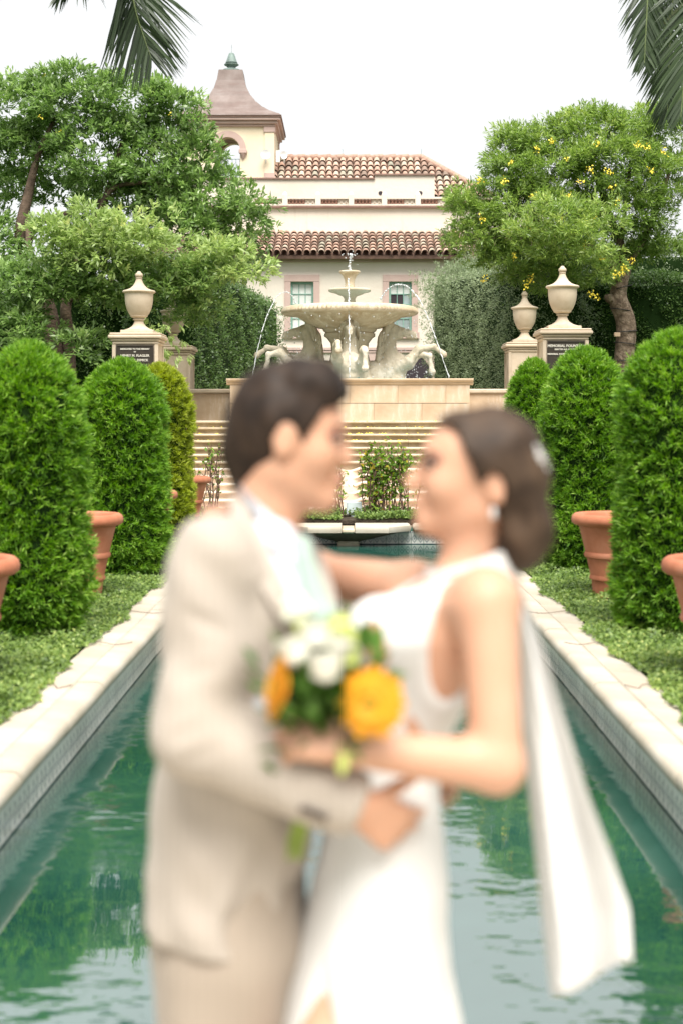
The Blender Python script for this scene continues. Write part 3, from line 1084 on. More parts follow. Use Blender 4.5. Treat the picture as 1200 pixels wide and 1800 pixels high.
PZ_L, PZ_R = 3.29, 3.37
pedL = pedestal(-3.98, 27.0, PZ_L, 'left', 'front')
pedR = pedestal(4.06, 27.0, PZ_R, 'right', 'front')
pedLr = pedestal(-3.93, 32.0, 3.31, 'left', 'rear')
pedRr = pedestal(3.98, 32.0, 3.38, 'right', 'rear')
urn(-3.98 + .01, 27.0, PZ_L, 1.19, 'lidded stone urn on the left front pedestal, stained brown on its belly')
urn(4.06 + .0, 27.0, PZ_R, 1.21, 'clean pale lidded stone urn on the right front pedestal')
urn(-3.93, 32.0, 3.31, 1.16, 'stone urn on the left rear pedestal, half hidden by leaves')
urn(3.96, 32.0, 3.38, 1.17, 'grey streaked lidded stone urn on the right rear pedestal')
for ped, zt_, lines, lab in (
        (pedL, PZ_L, [('DEDICATED TO THE MEMORY', .040, -.085), ('OF', .032, -.135), ('HENRY M. FLAGLER', .062, -.215), ('ELISHA N. DIMICK', .062, -.30)],
         'dark bronze plaque with a dedication in pale letters'),
        (pedR, PZ_R, [('MEMORIAL FOUNTAIN', .068, -.115), ('ERECTED A.D. MCMXXIX', .038, -.17), ('BY', .03, -.205), ('MEMORIAL FOUNTAIN COMMISSION', .042, -.26)],
         'dark bronze plaque headed in pale capital letters')):
    o = MB().bev((0, 0, 0), (.68, .03, 1.0), .006).build('plaque', M['plaque'], ped)
    o.location = (0, -.43, zt_ - .235 - .5)
    o['label'] = lab
    for dx, dz, wx, wz in ((0, .49, .70, .02), (0, -.49, .70, .02), (-.34, 0, .02, .96), (.34, 0, .02, .96)):
        f_ = MB().box((0, 0, 0), (wx, .014, wz)).build('plaque_frame', M['plaque'], o)
        f_.location = (dx, -.02, dz)
    lettering([(t, s_, .5 + z_) for t, s_, z_ in lines], o, 0)


# ================================================================== FOUNTAIN
fo = thing('fountain', 'tiered stone fountain with rearing horses under a broad ribbed bowl', 'fountain', (FX, FY, 1.9))
FO = fo.location
Zp = lambda y: EYE + (CY - y) * FY / F_PX            # height of a pixel row at the fountain
flute = lambda n, a: (lambda th, z: 1 + a * abs(math.sin(th * n / 2)))
# rock base and column
MB().lathe([(1.25, 1.9), (1.2, 2.1), (1.0, 2.35), (.72, 2.6), (.55, 2.85)], (FX, FY, 0), 28,
           wob=lambda a, z: 1 + .10 * math.sin(5 * a + z * 3) + .06 * math.sin(11 * a - z * 7)).build('rock_base', M['horse_stone'], fo, smooth=70, off=FO)
MB().lathe([(.55, 2.8), (.45, 2.95), (.40, 3.15), (.42, 3.35), (.50, 3.46), (.56, 3.50), (.56, 3.56), (.53, 3.58), (.58, 3.62), (.60, 3.67)],
           (FX, FY, 0), 40).build('column', M['fountain_stone'], fo, smooth=40, off=FO)
prof = [(.60, 3.67), (.72, 3.69), (.88, 3.75), (1.02, 3.84), (1.14, 3.92), (1.28, 3.965), (1.40, 3.975), (1.47, 3.98), (1.505, 4.01),
        (1.515, 4.05), (1.50, 4.10), (1.45, 4.135), (1.38, 4.15), (1.33, 4.13), (1.28, 4.08), (1.0, 3.98), (.2, 3.95)]
mb = MB()
n = 180
Vv, Ff = [], []
for (r, z) in prof:
    for k in range(n):
        a = 2 * math.pi * k / n
        rr = r
        if r > 1.42 and 3.99 < z < 4.14:
            rr = r * (1 - .024 * (k % 2))
        Vv.append((FX + rr * math.cos(a), FY + rr * math.sin(a), z))
for i in range(len(prof) - 1):
    for k in range(n):
        Ff.append((i * n + k, i * n + (k + 1) % n, (i + 1) * n + (k + 1) % n, (i + 1) * n + k))
mb.add(Vv, Ff + [tuple(range(n))[::-1], tuple((len(prof) - 1) * n + k for k in range(n))])
bowl_o = mb.build('main_bowl', M['bowl_stone'], fo, smooth=55, off=FO)
MB().lathe([(.3, 3.96), (1.26, 4.07), (1.27, 4.085), (.3, 4.085)], (FX, FY, 0), 48).build('bowl_water', wat2, bowl_o, off=FO)
MB().lathe([(.20, 4.0), (.16, 4.15), (.13, 4.25), (.12, 4.33), (.14, 4.37), (.17, 4.40)], (FX, FY, 0), 28).build('stem', M['fountain_stone'], fo, smooth=40, off=FO)
MB().lathe([(.16, 4.395), (.24, 4.42), (.34, 4.465), (.42, 4.485), (.45, 4.50), (.455, 4.53), (.44, 4.555), (.40, 4.56), (.36, 4.53), (.1, 4.50)],
           (FX, FY, 0), 72, wob=lambda a, z: 1 + .03 * abs(math.sin(15 * a)) * (1 if z > 4.47 else .3)).build('middle_bowl', M['fountain_stone'], fo, smooth=60, off=FO)
MB().lathe([(.12, 4.50), (.105, 4.58), (.10, 4.68), (.112, 4.76), (.14, 4.83), (.18, 4.89)], (FX, FY, 0), 24,
           wob=lambda a, z: 1 + .05 * abs(math.sin(6 * a))).build('stem', M['bowl_stone'], fo, smooth=60, off=FO)
MB().lathe([(.18, 4.885), (.20, 4.90), (.225, 4.915), (.23, 4.94), (.215, 4.955), (.18, 4.945), (.05, 4.92)], (FX, FY, 0), 48,
           wob=lambda a, z: 1 + .03 * abs(math.sin(10 * a))).build('top_bowl', M['bowl_stone'], fo, smooth=60, off=FO)
MB().tube([(FX, FY, 4.92), (FX, FY, 5.03)], .012, 8).build('nozzle', M['grey_metal'], fo, off=FO)

# horse, facing +x from the fountain's axis; w is height above the basin rim
fl = Field((-.1, -.75, -.75), (2.3, .75, 1.5), .0135)
fl.ell((.60, 0, .02), (.50, .36, .36), .1)                     # barrel, leaving the rock
fl.ell((.93, 0, .24), (.31, .32, .31), .12)                    # chest
fl.ell((1.08, 0, .34), (.20, .25, .26), .1)
fl.cap((.90, 0, .38), (.84, 0, .80), .215, .165, .10, sq=(1, 1.2, 1))
fl.cap((.84, 0, .80), (.97, 0, 1.13), .165, .11, .06, sq=(1, 1.3, 1))
fl.cap((.95, 0, 1.13), (1.20, 0, 1.07), .115, .085, .05, sq=(1, 1.25, 1))     # skull
fl.ell((1.08, 0, 1.02), (.13, .075, .12), .05)                 # cheek
fl.cap((1.20, 0, 1.08), (1.42, 0, 1.02), .075, .062, .04, sq=(1, 1.15, 1))    # nose
fl.cap((1.38, 0, .98), (1.45, 0, .95), .055, .05, .03)         # lips
fl.cap((1.22, 0, .99), (1.36, 0, .93), .035, .035, .02)        # lower jaw
for s in (-1, 1):
    fl.cap((.96, s * .06, 1.20), (.91, s * .075, 1.31), .035, .008, .015)      # ears
    fl.ell((1.17, s * .085, 1.10), (.035, .018, .025), .02)                     # brow
    fl.ell((1.45, s * .05, 1.01), (.018, .015, .02), .01, minus=True)           # nostril
fl.cap((1.42, -.08, .965), (1.52, .08, .965), .006, .006, .004, minus=True)
# forelegs, one stretched and one folded
for s, pts in ((-1, [(1.05, .20, .30), (1.30, .27, .42), (1.50, .27, .68), (1.84, .25, .74), (1.98, .24, .63)]),
               (1, [(1.05, .20, .26), (1.32, .27, .36), (1.52, .30, .60), (1.78, .32, .56), (1.82, .32, .30)])):
    rs = [.14, .115, .085, .052, .050]
    for i in range(4):
        a, b_ = pts[i], pts[i + 1]
        fl.cap((a[0], s * a[1], a[2]), (b_[0], s * b_[1], b_[2]), rs[i], rs[i + 1], .05)
    a, b_ = np.array(pts[-2]), np.array(pts[-1])
    q = (b_ - a) / np.linalg.norm(b_ - a)
    e = b_ + q * .10
    fl.cap((b_[0], s * b_[1], b_[2]), (e[0], s * e[1], e[2]), .050, .080, .02)
    c_ = pts[3]
    fl.ell((c_[0], s * c_[1], c_[2]), (.070, .062, .070), .02)
# tail half sinking into the basin
fl.cap((.55, 0, .05), (.25, 0, -.40), .38, .45, .15)
fl.ell((1.0, .0, .02), (.25, .30, .14), .08)
fl.ripple(.006, (22, 22, 22))
horse = fl.mesh('horse', M['horse_stone'])
# mane strands
mb = MB()
rg = random.Random(3)
for i in range(34):
    t = i / 33
    cx_, cz_ = np.interp(t, [0, .35, 1], [.93, .79, .72]), np.interp(t, [0, .35, 1], [1.24, 1.04, .46])
    for s in (-1, 0, 1):
        ln = .16 + .12 * rg.random()
        p0 = Vector((cx_ + .03, s * .05, cz_))
        p1 = p0 + Vector((-.08 - .05 * rg.random(), s * (.05 + .04 * rg.random()), -.02 + .03 * rg.random()))
        p2 = p1 + Vector((-.05, s * .05, -ln * .7))
        p3 = p2 + Vector((.03 * rg.uniform(-1, 1), s * .03, -ln * .5))
        mb.tube(smooth_path([p0, p1, p2, p3], 3), lerp_list([.045, .05, .035, .012], 10), 6)
mane = mb.build('mane', M['horse_stone'], horse, smooth=60)
# weathered copper-green scales under the chest
mb = MB()
for i in range(16):
    a = rg.uniform(-1, 1)
    b_ = rg.uniform(0, 1)
    c_ = Vector((1.12 - .25 * b_, a * .25, .02 - .22 * b_))
    d_ = Vector((.16, a * .10, -.16))
    mb.tube([c_, c_ + d_ * .5, c_ + d_], [.09, .075, .02], 8)
fin = mb.build('fin', M['verdigris'], horse, smooth=60)
horse['label'] = 'rearing stone horse of the fountain facing left'
fin['label'] = 'green weathered scales under the horse'
for i, (ang, lab) in enumerate(((180, None), (-90, 'rearing stone horse of the fountain facing forward'), (0, 'rearing stone horse of the fountain facing right'), (90, 'rearing stone horse at the back of the fountain'))):
    h_ = horse if i == 0 else copy_tree(horse)
    h_.parent = fo
    h_.location = (0, 0, BZ - FO.z)
    h_.rotation_euler = (0, 0, R(ang))
    if lab:
        h_['label'] = lab

# ------------------------------------------------------------------ jets and drops
jm, nt, b = new_mat('water_spray')
b.inputs['Base Color'].default_value = (.92, .95, .97, 1)
b.inputs['Roughness'].default_value = .12
b.inputs['Transmission Weight'].default_value = .35
b.inputs['IOR'].default_value = 1.33
jr = random.Random(11)


def jet(pts, label, r0, brk=.35, n=14):
    """a thin stream that breaks up into beads along its path"""
    path = smooth_path(pts, n)
    mb = MB()
    L = len(path)
    i = 0
    while i < L - 1:
        t = i / L
        run = max(2, int(jr.uniform(2, 6) * (1.6 if t > .5 else 1)))
        j = min(L - 1, i + run)
        seg = path[i:j + 1]
        k = len(seg)
        rr = [r0 * jr.uniform(.5, 1.25) * (1 - .35 * t) for _ in range(k)]
        rr[0] *= .35
        rr[-1] *= .35
        seg = [p + Vector((jr.gauss(0, r0 * .25), jr.gauss(0, r0 * .25), 0)) for p in seg]
        mb.tube(seg, rr, 6)
        i = j if jr.random() > brk else j + 1
    for _ in range(int(L * .35)):
        p = jr.choice(path) + Vector((jr.gauss(0, r0 * 2.2), jr.gauss(0, r0 * 2.2), jr.gauss(0, r0 * 2)))
        mb.lathe([(.001, -1), (.7, -.6), (1, 0), (.7, .6), (.001, 1)], n=5)
        s = r0 * jr.uniform(.2, .5)
        for q in range(25):
            v_ = mb.v[-25 + q]
            mb.v[-25 + q] = (p.x + v_[0] * s, p.y + v_[1] * s, p.z + v_[2] * s)
    o = mb.build('water_jet', jm, None, smooth=80)
    return tag(o, label, 'water jet', 'fountain jets')


pf = lambda x, y, dd=FY: P(x, y, dd)
jet([pf(614.5, 478), pf(614.5, 468), pf(615, 456), pf(616, 447), pf(618, 452)], 'short white jet standing straight up from the top bowl', .036, .15)
jet([pf(522, 540, 31.0), pf(516, 524, 30.9), pf(505, 513, 30.8), pf(490, 518, 30.7), pf(480, 533, 30.6), pf(467, 562, 30.5), pf(455, 605, 30.4), pf(443, 664, 30.3)],
    'thin water jet arching left out of the ribbed bowl', .017)
jet([pf(668, 527, 31.0), pf(677, 512, 30.9), pf(690, 502, 30.8), pf(705, 500, 30.7), pf(720, 507, 30.7), pf(740, 533, 30.6), pf(757, 572, 30.5), pf(773, 617, 30.4), pf(789, 665, 30.3)],
    'thin water jet arching right out of the ribbed bowl', .019)
jet([pf(612, 489, 30.9), pf(612.5, 505, 30.7), pf(613, 530, 30.4), pf(613.5, 570, 30.0), pf(614, 620, 29.85), pf(614, 664, 29.8)],
    'straight falling thread of water in front of the middle horse', .020, .2)
mb = MB()
for i in range(340):
    a = jr.uniform(0, 2 * math.pi)
    t = jr.random()
    if i < 240:
        r_ = 1.47
        p = Vector((FX + r_ * math.cos(a), FY + r_ * math.sin(a), 3.98 - 1.45 * t))
    else:
        p = Vector((FX + jr.choice((-1, 1)) * jr.uniform(.7, 1.8), FY + jr.uniform(-1.6, .5), BZ + jr.uniform(-.05, .30)))
    s = jr.uniform(.006, .013)
    mb.lathe([(.2 * s, -1.3 * s), (s, 0), (.2 * s, 1.6 * s)], (p.x, p.y, p.z), 5)
tag(mb.build('water_drops', jm, None, smooth=80), 'loose drops falling from the rim of the ribbed bowl', 'water', kind='stuff')


# ================================================================== BUILDING
def arch_wall(mb, x0, x1, z0, z1, y0, y1, ax, ar, az, az0, n=16):
    """wall slab with an arched opening (centre ax, radius ar, springing az, sill az0)"""
    outer = []
    hole = [(ax - ar, az0)] + [(ax - ar * math.cos(math.pi * i / n), az + ar * math.sin(math.pi * i / n)) for i in range(n + 1)] + [(ax + ar, az0)]
    for y, flip in ((y0, False), (y1, True)):
        V, F = [], []
        q = [[(x0, z0), (ax - ar, z0), (ax - ar, z1), (x0, z1)], [(ax + ar, z0), (x1, z0), (x1, z1), (ax + ar, z1)]]
        if az0 > z0:
            q.append([(ax - ar, z0), (ax + ar, z0), (ax + ar, az0), (ax - ar, az0)])
        for i in range(n):
            a, b_ = hole[1 + i], hole[2 + i]
            q.append([a, b_, (b_[0], z1), (a[0], z1)])
        for poly in q:
            k = len(V)
            V += [(px, y, pz) for px, pz in poly]
            F.append((k, k + 1, k + 2, k + 3) if not flip else (k + 3, k + 2, k + 1, k))
        mb.add(V, F)
    V = [(px, y0, pz) for px, pz in hole] + [(px, y1, pz) for px, pz in hole]
    k = len(hole)
    mb.add(V, [(i, i + 1, k + i + 1, k + i) for i in range(k - 1)])
    V = [(x0, y0, z0), (x1, y0, z0), (x1, y0, z1), (x0, y0, z1), (x0, y1, z0), (x1, y1, z0), (x1, y1, z1), (x0, y1, z1)]
    mb.add(V, [(3, 2, 6, 7), (0, 3, 7, 4), (2, 1, 5, 6)])


def tile_mesh(L, r0, r1):
    n = 6
    V = []
    for (yy, r) in ((0, r0), (L, r1)):
        for t in (1.0, .86):
            for i in range(n + 1):
                a = math.pi * i / n
                V.append((-r * t * math.cos(a), yy, r * t * math.sin(a) * .95 + (.0 if yy == 0 else -.015)))
    k = n + 1
    F = []
    for i in range(n):
        F.append((i, i + 1, 2 * k + i + 1, 2 * k + i))
        F.append((k + i + 1, k + i, 3 * k + i, 3 * k + i + 1))
        F.append((i + 1, i, k + i, k + i + 1))
    me = bpy.data.meshes.new('roof_tile')
    me.from_pydata(V, [], F)
    fix_normals(me)
    me.polygons.foreach_set('use_smooth', [True] * len(me.polygons))
    me.set_sharp_from_angle(angle=R(50))
    return me


# clay tiles: strongly different from tile to tile, with grey-green lichen
tlm, nt, b = new_mat('clay_tile')
oi = nt.nodes.new('ShaderNodeObjectInfo')
r1_ = ramp(nt, [(0, (.25, .185, .145)), (.25, (.43, .28, .215)), (.5, (.54, .35, .265)), (.75, (.62, .47, .375)), (.9, (.44, .39, .30)), (1, (.31, .295, .23))])
nt.links.new(oi.outputs['Random'], r1_.inputs['Fac'])
n1 = noise(nt, 7, 5, .65)
r2_ = ramp(nt, [(.45, (1, 1, 1)), (.72, (.52, .50, .45))])
nt.links.new(n1.outputs['Fac'], r2_.inputs['Fac'])
mx = nt.nodes.new('ShaderNodeMix')
mx.data_type = 'RGBA'
mx.blend_type = 'MULTIPLY'
mx.inputs[0].default_value = 1
nt.links.new(r1_.outputs[0], mx.inputs[6])
nt.links.new(r2_.outputs[0], mx.inputs[7])
nt.links.new(mx.outputs[2], b.inputs['Base Color'])
b.inputs['Roughness'].default_value = .85
M['clay'] = tlm
M['pan_tile'] = stone('pan_tile', [(.05, .03, .022), (.10, .06, .045), (.16, .10, .07)], 5, per_obj=0)

# --- front wing
FW = 55.0
wing = thing('building_wing', 'cream stucco front wing with clay tile eaves and green framed windows', 'building', (0, FW, TERR_Z))
WO = wing.location
Xw = lambda x, d=FW: (x - CX) * d / F_PX
Zw = lambda y, d=FW: EYE + (CY - y) * d / F_PX
WX0, WX1 = -7.5, 8.0
wins = []
for xc in (531, 703):
    wins.append((Xw(xc - 20), Xw(xc + 20), Zw(584), Zw(495)))
# front wall as panels round the window openings
zb, zt = TERR_Z - .3, Zw(452)
mb = MB()
xs_ = [WX0] + [e for w in wins for e in w[:2]] + [WX1]
for i in range(0, len(xs_), 2):
    mb.box(((xs_[i] + xs_[i + 1]) / 2, FW + .2, (zb + zt) / 2), (xs_[i + 1] - xs_[i], .4, zt - zb))
for (xa, xb, za, zc) in wins:
    mb.box(((xa + xb) / 2, FW + .2, (zb + za) / 2), (xb - xa, .4, za - zb))
    mb.box(((xa + xb) / 2, FW + .2, (zc + zt) / 2), (xb - xa, .4, zt - zc))
mb.build('wall', M['stucco'], wing, off=WO)
for xx in (WX0 - .2, WX1 + .2):
    MB().box((xx, FW + 6.2, (zb + 9.0) / 2), (.39, 12, 9.0 - zb)).build('side_wall', M['stucco'], wing, off=WO)
for (xa, xb, za, zc) in wins:
    t = .235
    # plain pink surround
    mb = MB()
    mb.box(((xa + xb) / 2, FW - .03, zc + t / 2 + .02), (xb - xa + 2 * t, .08, t + .02))
    mb.box(((xa + xb) / 2, FW - .05, za - t / 2), (xb - xa + 2 * t + .1, .14, t))
    mb.box((xa - t / 2, FW - .03, (za + zc) / 2), (t - .004, .08, zc - za))
    mb.box((xb + t / 2, FW - .03, (za + zc) / 2), (t - .004, .08, zc - za))
    mb.build('window_surround', M['pink_trim'], wing, off=WO)
    fr = MB()
    w_ = .075
    fr.box((xa + w_ / 2, FW + .13, (za + zc) / 2), (w_, .08, zc - za))
    fr.box((xb - w_ / 2, FW + .13, (za + zc) / 2), (w_, .08, zc - za))
    fr.box(((xa + xb) / 2, FW + .13, zc - w_ / 2), (xb - xa - 2 * w_, .078, w_))
    fr.box(((xa + xb) / 2, FW + .13, za + w_ / 2), (xb - xa - 2 * w_, .078, w_))
    zm = zc - (zc - za) * .46
    fr.box(((xa + xb) / 2, FW + .12, zm), (xb - xa - 2 * w_, .10, .09))
    wo_ = fr.build('window', M['window_green'], wing, off=WO)
    sash = MB()
    for (z0, z1) in ((za + w_, zm - .045), (zm + .045, zc - w_)):
        for q in (1, 2):
            xx = xa + w_ + (xb - xa - 2 * w_) * q / 3
            sash.box((xx, FW + .145, (z0 + z1) / 2), (.028, .04, z1 - z0))
        sash.box(((xa + xb) / 2, FW + .146, (z0 + z1) / 2), (xb - xa - 2 * w_, .036, .028))
    sash.build('glazing_bar', M['window_green'], wo_, off=WO)
    right = xa > 0
    for j, (z0, z1) in enumerate(((za + w_, zm - .045), (zm + .045, zc - w_))):
        for r_ in range(2):
            for q in range(3):
                pw, ph = (xb - xa - 2 * w_) / 3, (z1 - z0) / 2
                mt = M['glass'] if (right and j == 0) else M['blind']
                if right and j == 1 and r_ == 0:
                    mt = M['arch_dark'] if q != 2 else M['glass']
                MB().box((xa + w_ + (q + .5) * pw, FW + .165, z0 + (r_ + .5) * ph), (pw - .01, .012, ph - .01)).build('pane', mt, wo_, off=WO)
# band under the eaves, base band with moulding, low arched opening
mb = MB()
mb.box(((WX0 + WX1) / 2, FW - .06, Zw(455)), (WX1 - WX0, .16, .24))
mb.box(((WX0 + WX1) / 2, FW - .10, Zw(451)), (WX1 - WX0, .24, .10))
mb.build('eaves_band', M['pink_trim'], wing, off=WO)
mb = MB()
mb.box(((WX0 + WX1) / 2, FW - .04, Zw(613)), (WX1 - WX0, .14, .10))
mb.box(((WX0 + WX1) / 2, FW - .03, Zw(618)), (WX1 - WX0, .11, .07))
mb.build('string_course', M['pink_trim'], wing, off=WO)
mb = MB()
arch_wall(mb, Xw(640), Xw(775), zb, Zw(619.5), FW - .06, FW + .3, Xw(706), 1.15, Zw(667), zb + .1, 18)
mb.build('base_arch', M['pink_trim'], wing, off=WO)
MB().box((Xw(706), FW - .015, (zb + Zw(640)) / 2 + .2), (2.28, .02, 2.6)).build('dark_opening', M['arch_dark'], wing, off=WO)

# lower tile roof
ry0, rz0, ry1, rz1 = FW - .55, Zw(446, FW - .55), FW + 2.1, Zw(409, FW + 2.1)
sl = math.atan2(rz1 - rz0, ry1 - ry0)
sl_len = math.hypot(rz1 - rz0, ry1 - ry0)
mb = MB()
V = [(WX0 - .3, ry0 + .05, rz0 - .06), (WX1 + .3, ry0 + .05, rz0 - .06), (WX1 + .3, ry1, rz1 - .06), (WX0 - .3, ry1, rz1 - .06)]
mb.add(V + [(a, b_, c_ - .12) for a, b_, c_ in V], [(0, 1, 2, 3), (7, 6, 5, 4), (0, 4, 5, 1), (1, 5, 6, 2), (2, 6, 7, 3), (3, 7, 4, 0)])
roof = mb.build('lower_roof', M['pan_tile'], wing, off=WO)
TL = .46
tme = tile_mesh(TL, .140, .100)
tme.materials.append(M['clay'])
rows = 7
pitch_x = .282
ncol = 33
tr_ = random.Random(5)
for c_ in range(ncol):
    for r_ in range(rows):
        s_ = r_ / rows * sl_len
        xx = (c_ - ncol / 2 + .5) * pitch_x + .1
        inst('roof_tile', tme, roof, (xx + tr_.uniform(-.012, .012) - WO.x, ry0 - .04 + s_ * math.cos(sl) - WO.y, rz0 + s_ * math.sin(sl) + .045 - WO.z),
             (sl - .05 + tr_.uniform(-.02, .02), tr_.uniform(-.03, .03), tr_.uniform(-.02, .02)))
# parapet wall behind the roof with cap, posts and pierced panels
WB = FW + 2.1
mb = MB().box(((WX0 + WX1) / 2, WB + .2, (rz1 - .5 + Zw(365, WB)) / 2), (WX1 - WX0, .4, Zw(365, WB) - rz1 + .5))
mb.build('parapet', M['stucco'], wing, off=WO)
MB().box(((WX0 + WX1) / 2, WB + .15, Zw(363.5, WB)), (WX1 - WX0, .62, .08)).build('parapet_cap', M['dark_cap'], wing, off=WO)
zb0, zb1 = Zw(362.4, WB), Zw(345, WB)
mb = MB()
mb.box(((WX0 + WX1) / 2, WB + .15, zb0 + .05), (WX1 - WX0, .22, .10))
mb.box(((WX0 + WX1) / 2, WB + .15, zb1 - .04), (WX1 - WX0, .22, .08))
mb.build('balustrade_rail', M['stucco'], wing, off=WO)
posts = [443, 501, 559, 617, 675, 734, 792]
lm = plain('terracotta_screen', (.42, .22, .16), .8)
scr_l = MB()
for px in posts:
    xx = Xw(px, WB)
    mb = MB().bev((xx, WB + .15, (zb0 + zb1) / 2 + .05), (.22, .30, zb1 - zb0 + .10), .01)
    mb.lathe([(.13, 0), (.12, .05), (.02, .12)], (xx, WB + .15, zb1 + .10), 4, phase=.5)
    mb.build('balustrade_post', M['stucco'], wing, off=WO)
    for k in range(2):                      # a pierced panel and a clay lattice between posts
        x0 = xx + .11 + k * .72
        x1 = x0 + (.70 if k == 0 else .38)
        zc, hh = (zb0 + zb1) / 2 + .01, (zb1 - zb0 - .18)
        if k == 0:
            mb = MB()
            nn = 5
            for q in range(nn):
                xa = x0 + (q + .5) * (x1 - x0) / nn
                mb.tube([(xa - .06, WB + .12, zc - hh / 2), (xa + .06, WB + .12, zc + hh / 2)], .014, 5)
                mb.tube([(xa + .06, WB + .13, zc - hh / 2), (xa - .06, WB + .13, zc + hh / 2)], .014, 5)
            mb.build('lattice', lm, wing, off=WO)
            MB().box(((x0 + x1) / 2, WB + .32, zc), (x1 - x0, .02, hh)).build('lattice_backing', M['dark_cap'], wing, off=WO)
        else:
            mb = MB()
            for q in range(2):
                xa = x0 + (q + .5) * (x1 - x0) / 2
                mb.tube([(xa - .09, WB + .12, zc - hh / 2), (xa, WB + .12, zc), (xa + .09, WB + .12, zc - hh / 2)], .02, 5)
                mb.tube([(xa - .09, WB + .13, zc + hh / 2), (xa, WB + .13, zc), (xa + .09, WB + .13, zc + hh / 2)], .02, 5)
            mb.box(((x0 + x1) / 2, WB + .2, zc), (x1 - x0 + .06, .03, hh + .02))
            mb.build('pierced_panel', M['stucco'], wing, off=WO)

# --- main house behind, with the hipped roof
HB = 60.0
house = thing('main_house', 'cream upper house behind with a hipped clay tile roof', 'building', (0, HB + 4, TERR_Z))
HO = house.location
Xh = lambda x, d=HB: (x - CX) * d / F_PX
zc1, zc2 = Zw(315, HB), Zw(308, HB)
MB().box(((-8 + Xh(658)) / 2, HB + .2, (8 + zc1) / 2), (Xh(658) + 8, .4, zc1 - 8)).build('wall', M['stucco'], house, off=HO)
MB().box(((Xh(658) + Xh(763)) / 2 + .001, HB + .2, (8 + zc2) / 2), (Xh(763) - Xh(658) - .002, .41, zc2 - 8)).build('wall', M['stucco'], house, off=HO)
MB().box(((-8 + Xh(658)) / 2, HB + .2, zc1 + .035), (Xh(658) + 8, .55, .07)).build('wall_cap', M['dark_cap'], house, off=HO)
MB().box(((Xh(656) + Xh(764)) / 2, HB + .2, zc2 + .035), (Xh(764) - Xh(656), .56, .07)).build('wall_cap', M['dark_cap'], house, off=HO)
MB().box((1.0, HB + 6, (TERR_Z + 10.9) / 2), (10.0, 10.6, 10.9 - TERR_Z)).build('house_block', M['stucco'], house, off=HO)
mb = MB()
for px in (668, 738):
    mb.lathe([(.09, 0), (.09, .03)], (0, 0, 0), 12)
    for q in range(24):
        v_ = mb.v[-24 + q]
        mb.v[-24 + q] = (Xh(px) + v_[0], HB - .02 + v_[2], Zw(339, HB) + v_[1])
mb.build('vent', M['arch_dark'], house, off=HO)
ey, ez, gy, gz = HB + .5, 11.05, HB + 4.0, Zw(279, HB + 4.0)
rxa, rxb = Xh(470, gy), Xh(740, gy)
exb = 6.15
mb = MB()
mb.add([(rxa - .5, ey, ez), (exb, ey, ez), (rxb, gy, gz), (rxa - .5, gy, gz), (rxa - .5, gy + 3.5, ez), (exb, gy + 3.5, ez)],
       [(0, 1, 2, 3), (3, 2, 5, 4), (1, 5, 2), (0, 3, 4), (0, 4, 5, 1)])
hroof = mb.build('hip_roof', M['pan_tile'], house, off=HO)
sl2 = math.atan2(gz - ez, gy - ey)
len2 = math.hypot(gz - ez, gy - ey)
TL2 = .55
t2 = tile_mesh(TL2, .148, .108)
t2.materials.append(M['clay'])
rows2 = 8
kept = []
for r_ in range(rows2):
    s_ = r_ / rows2 * len2
    fr_ = r_ / rows2
    xmax = exb + (rxb - exb) * (fr_ + .06)
    xx = rxa + .1
    while xx < xmax:
        y_, z_ = ey + s_ * math.cos(sl2), ez + s_ * math.sin(sl2) + .05
        hidden = (xx < Xh(763) - .3 and z_ < zc1 - .35)
        if not hidden:
            kept.append((xx, y_, z_))
        xx += .30
for (xx, y_, z_) in kept[-298:]:
    inst('roof_tile', t2, hroof, (xx + tr_.uniform(-.012, .012) - HO.x, y_ - HO.y, z_ - HO.z), (sl2 - .05 + tr_.uniform(-.02, .02), tr_.uniform(-.03, .03), tr_.uniform(-.02, .02)))
mb = MB()
for i in range(12):
    xx = rxa + (rxb - rxa) * (i + .5) / 12
    mb.tube([(xx - .29, gy, gz + .06), (xx + .29, gy, gz + .09)], [.13, .15], 8)
for i in range(9):
    t = (i + .5) / 9
    a = Vector((rxb, gy, gz)).lerp(Vector((exb, ey, ez)), t)
    q = (Vector((exb, ey, ez)) - Vector((rxb, gy, gz))).normalized()
    mb.tube([a - q * .3 + Vector((0, 0, .08)), a + q * .3 + Vector((0, 0, .10))], [.15, .13], 8)
mb.build('ridge_tiles', M['clay'], hroof, smooth=50, off=HO)
mb = MB()
for px in (602, 740):
    mb.tube([(Xh(px, gy), gy, gz), (Xh(px, gy), gy, gz + .45)], .012, 5)
mb.build('lightning_rod', M['grey_metal'], house, off=HO)

# --- tower
M['finial_metal'] = stone('finial_metal', [(.10, .13, .12), (.17, .22, .20), (.24, .33, .30)], 4.0, rough=.5, bump=.2, per_obj=0)
TD = 62.0
tx = (400.5 - CX) * TD / F_PX
tow = thing('bell_tower', 'square cream tower with arched opening and flared copper roof', 'tower', (tx, TD + 2, TERR_Z))
TO = tow.location
Zt = lambda y: EYE + (CY - y) * TD / F_PX
hw = 2.03
ze = Zt(222)
zf = Zt(314)
za_sp = Zt(262)
mb = MB()
arch_wall(mb, tx - hw + .42, tx + hw - .42, 9.0, ze, TD + .06, TD + .46, tx, .53, za_sp, zf)
arch_wall(mb, tx - hw + .42, tx + hw - .42, 9.0, ze, TD + 3.6, TD + 4.0, tx, .60, za_sp + .36, zf)
mb.box((tx - hw + .21, TD + 2.03, (9 + ze) / 2), (.40, 3.4, ze - 9))
mb.box((tx + hw - .21, TD + 2.03, (9 + ze) / 2), (.40, 3.4, ze - 9))
mb.build('wall', M['stucco_tower'], tow, off=TO)
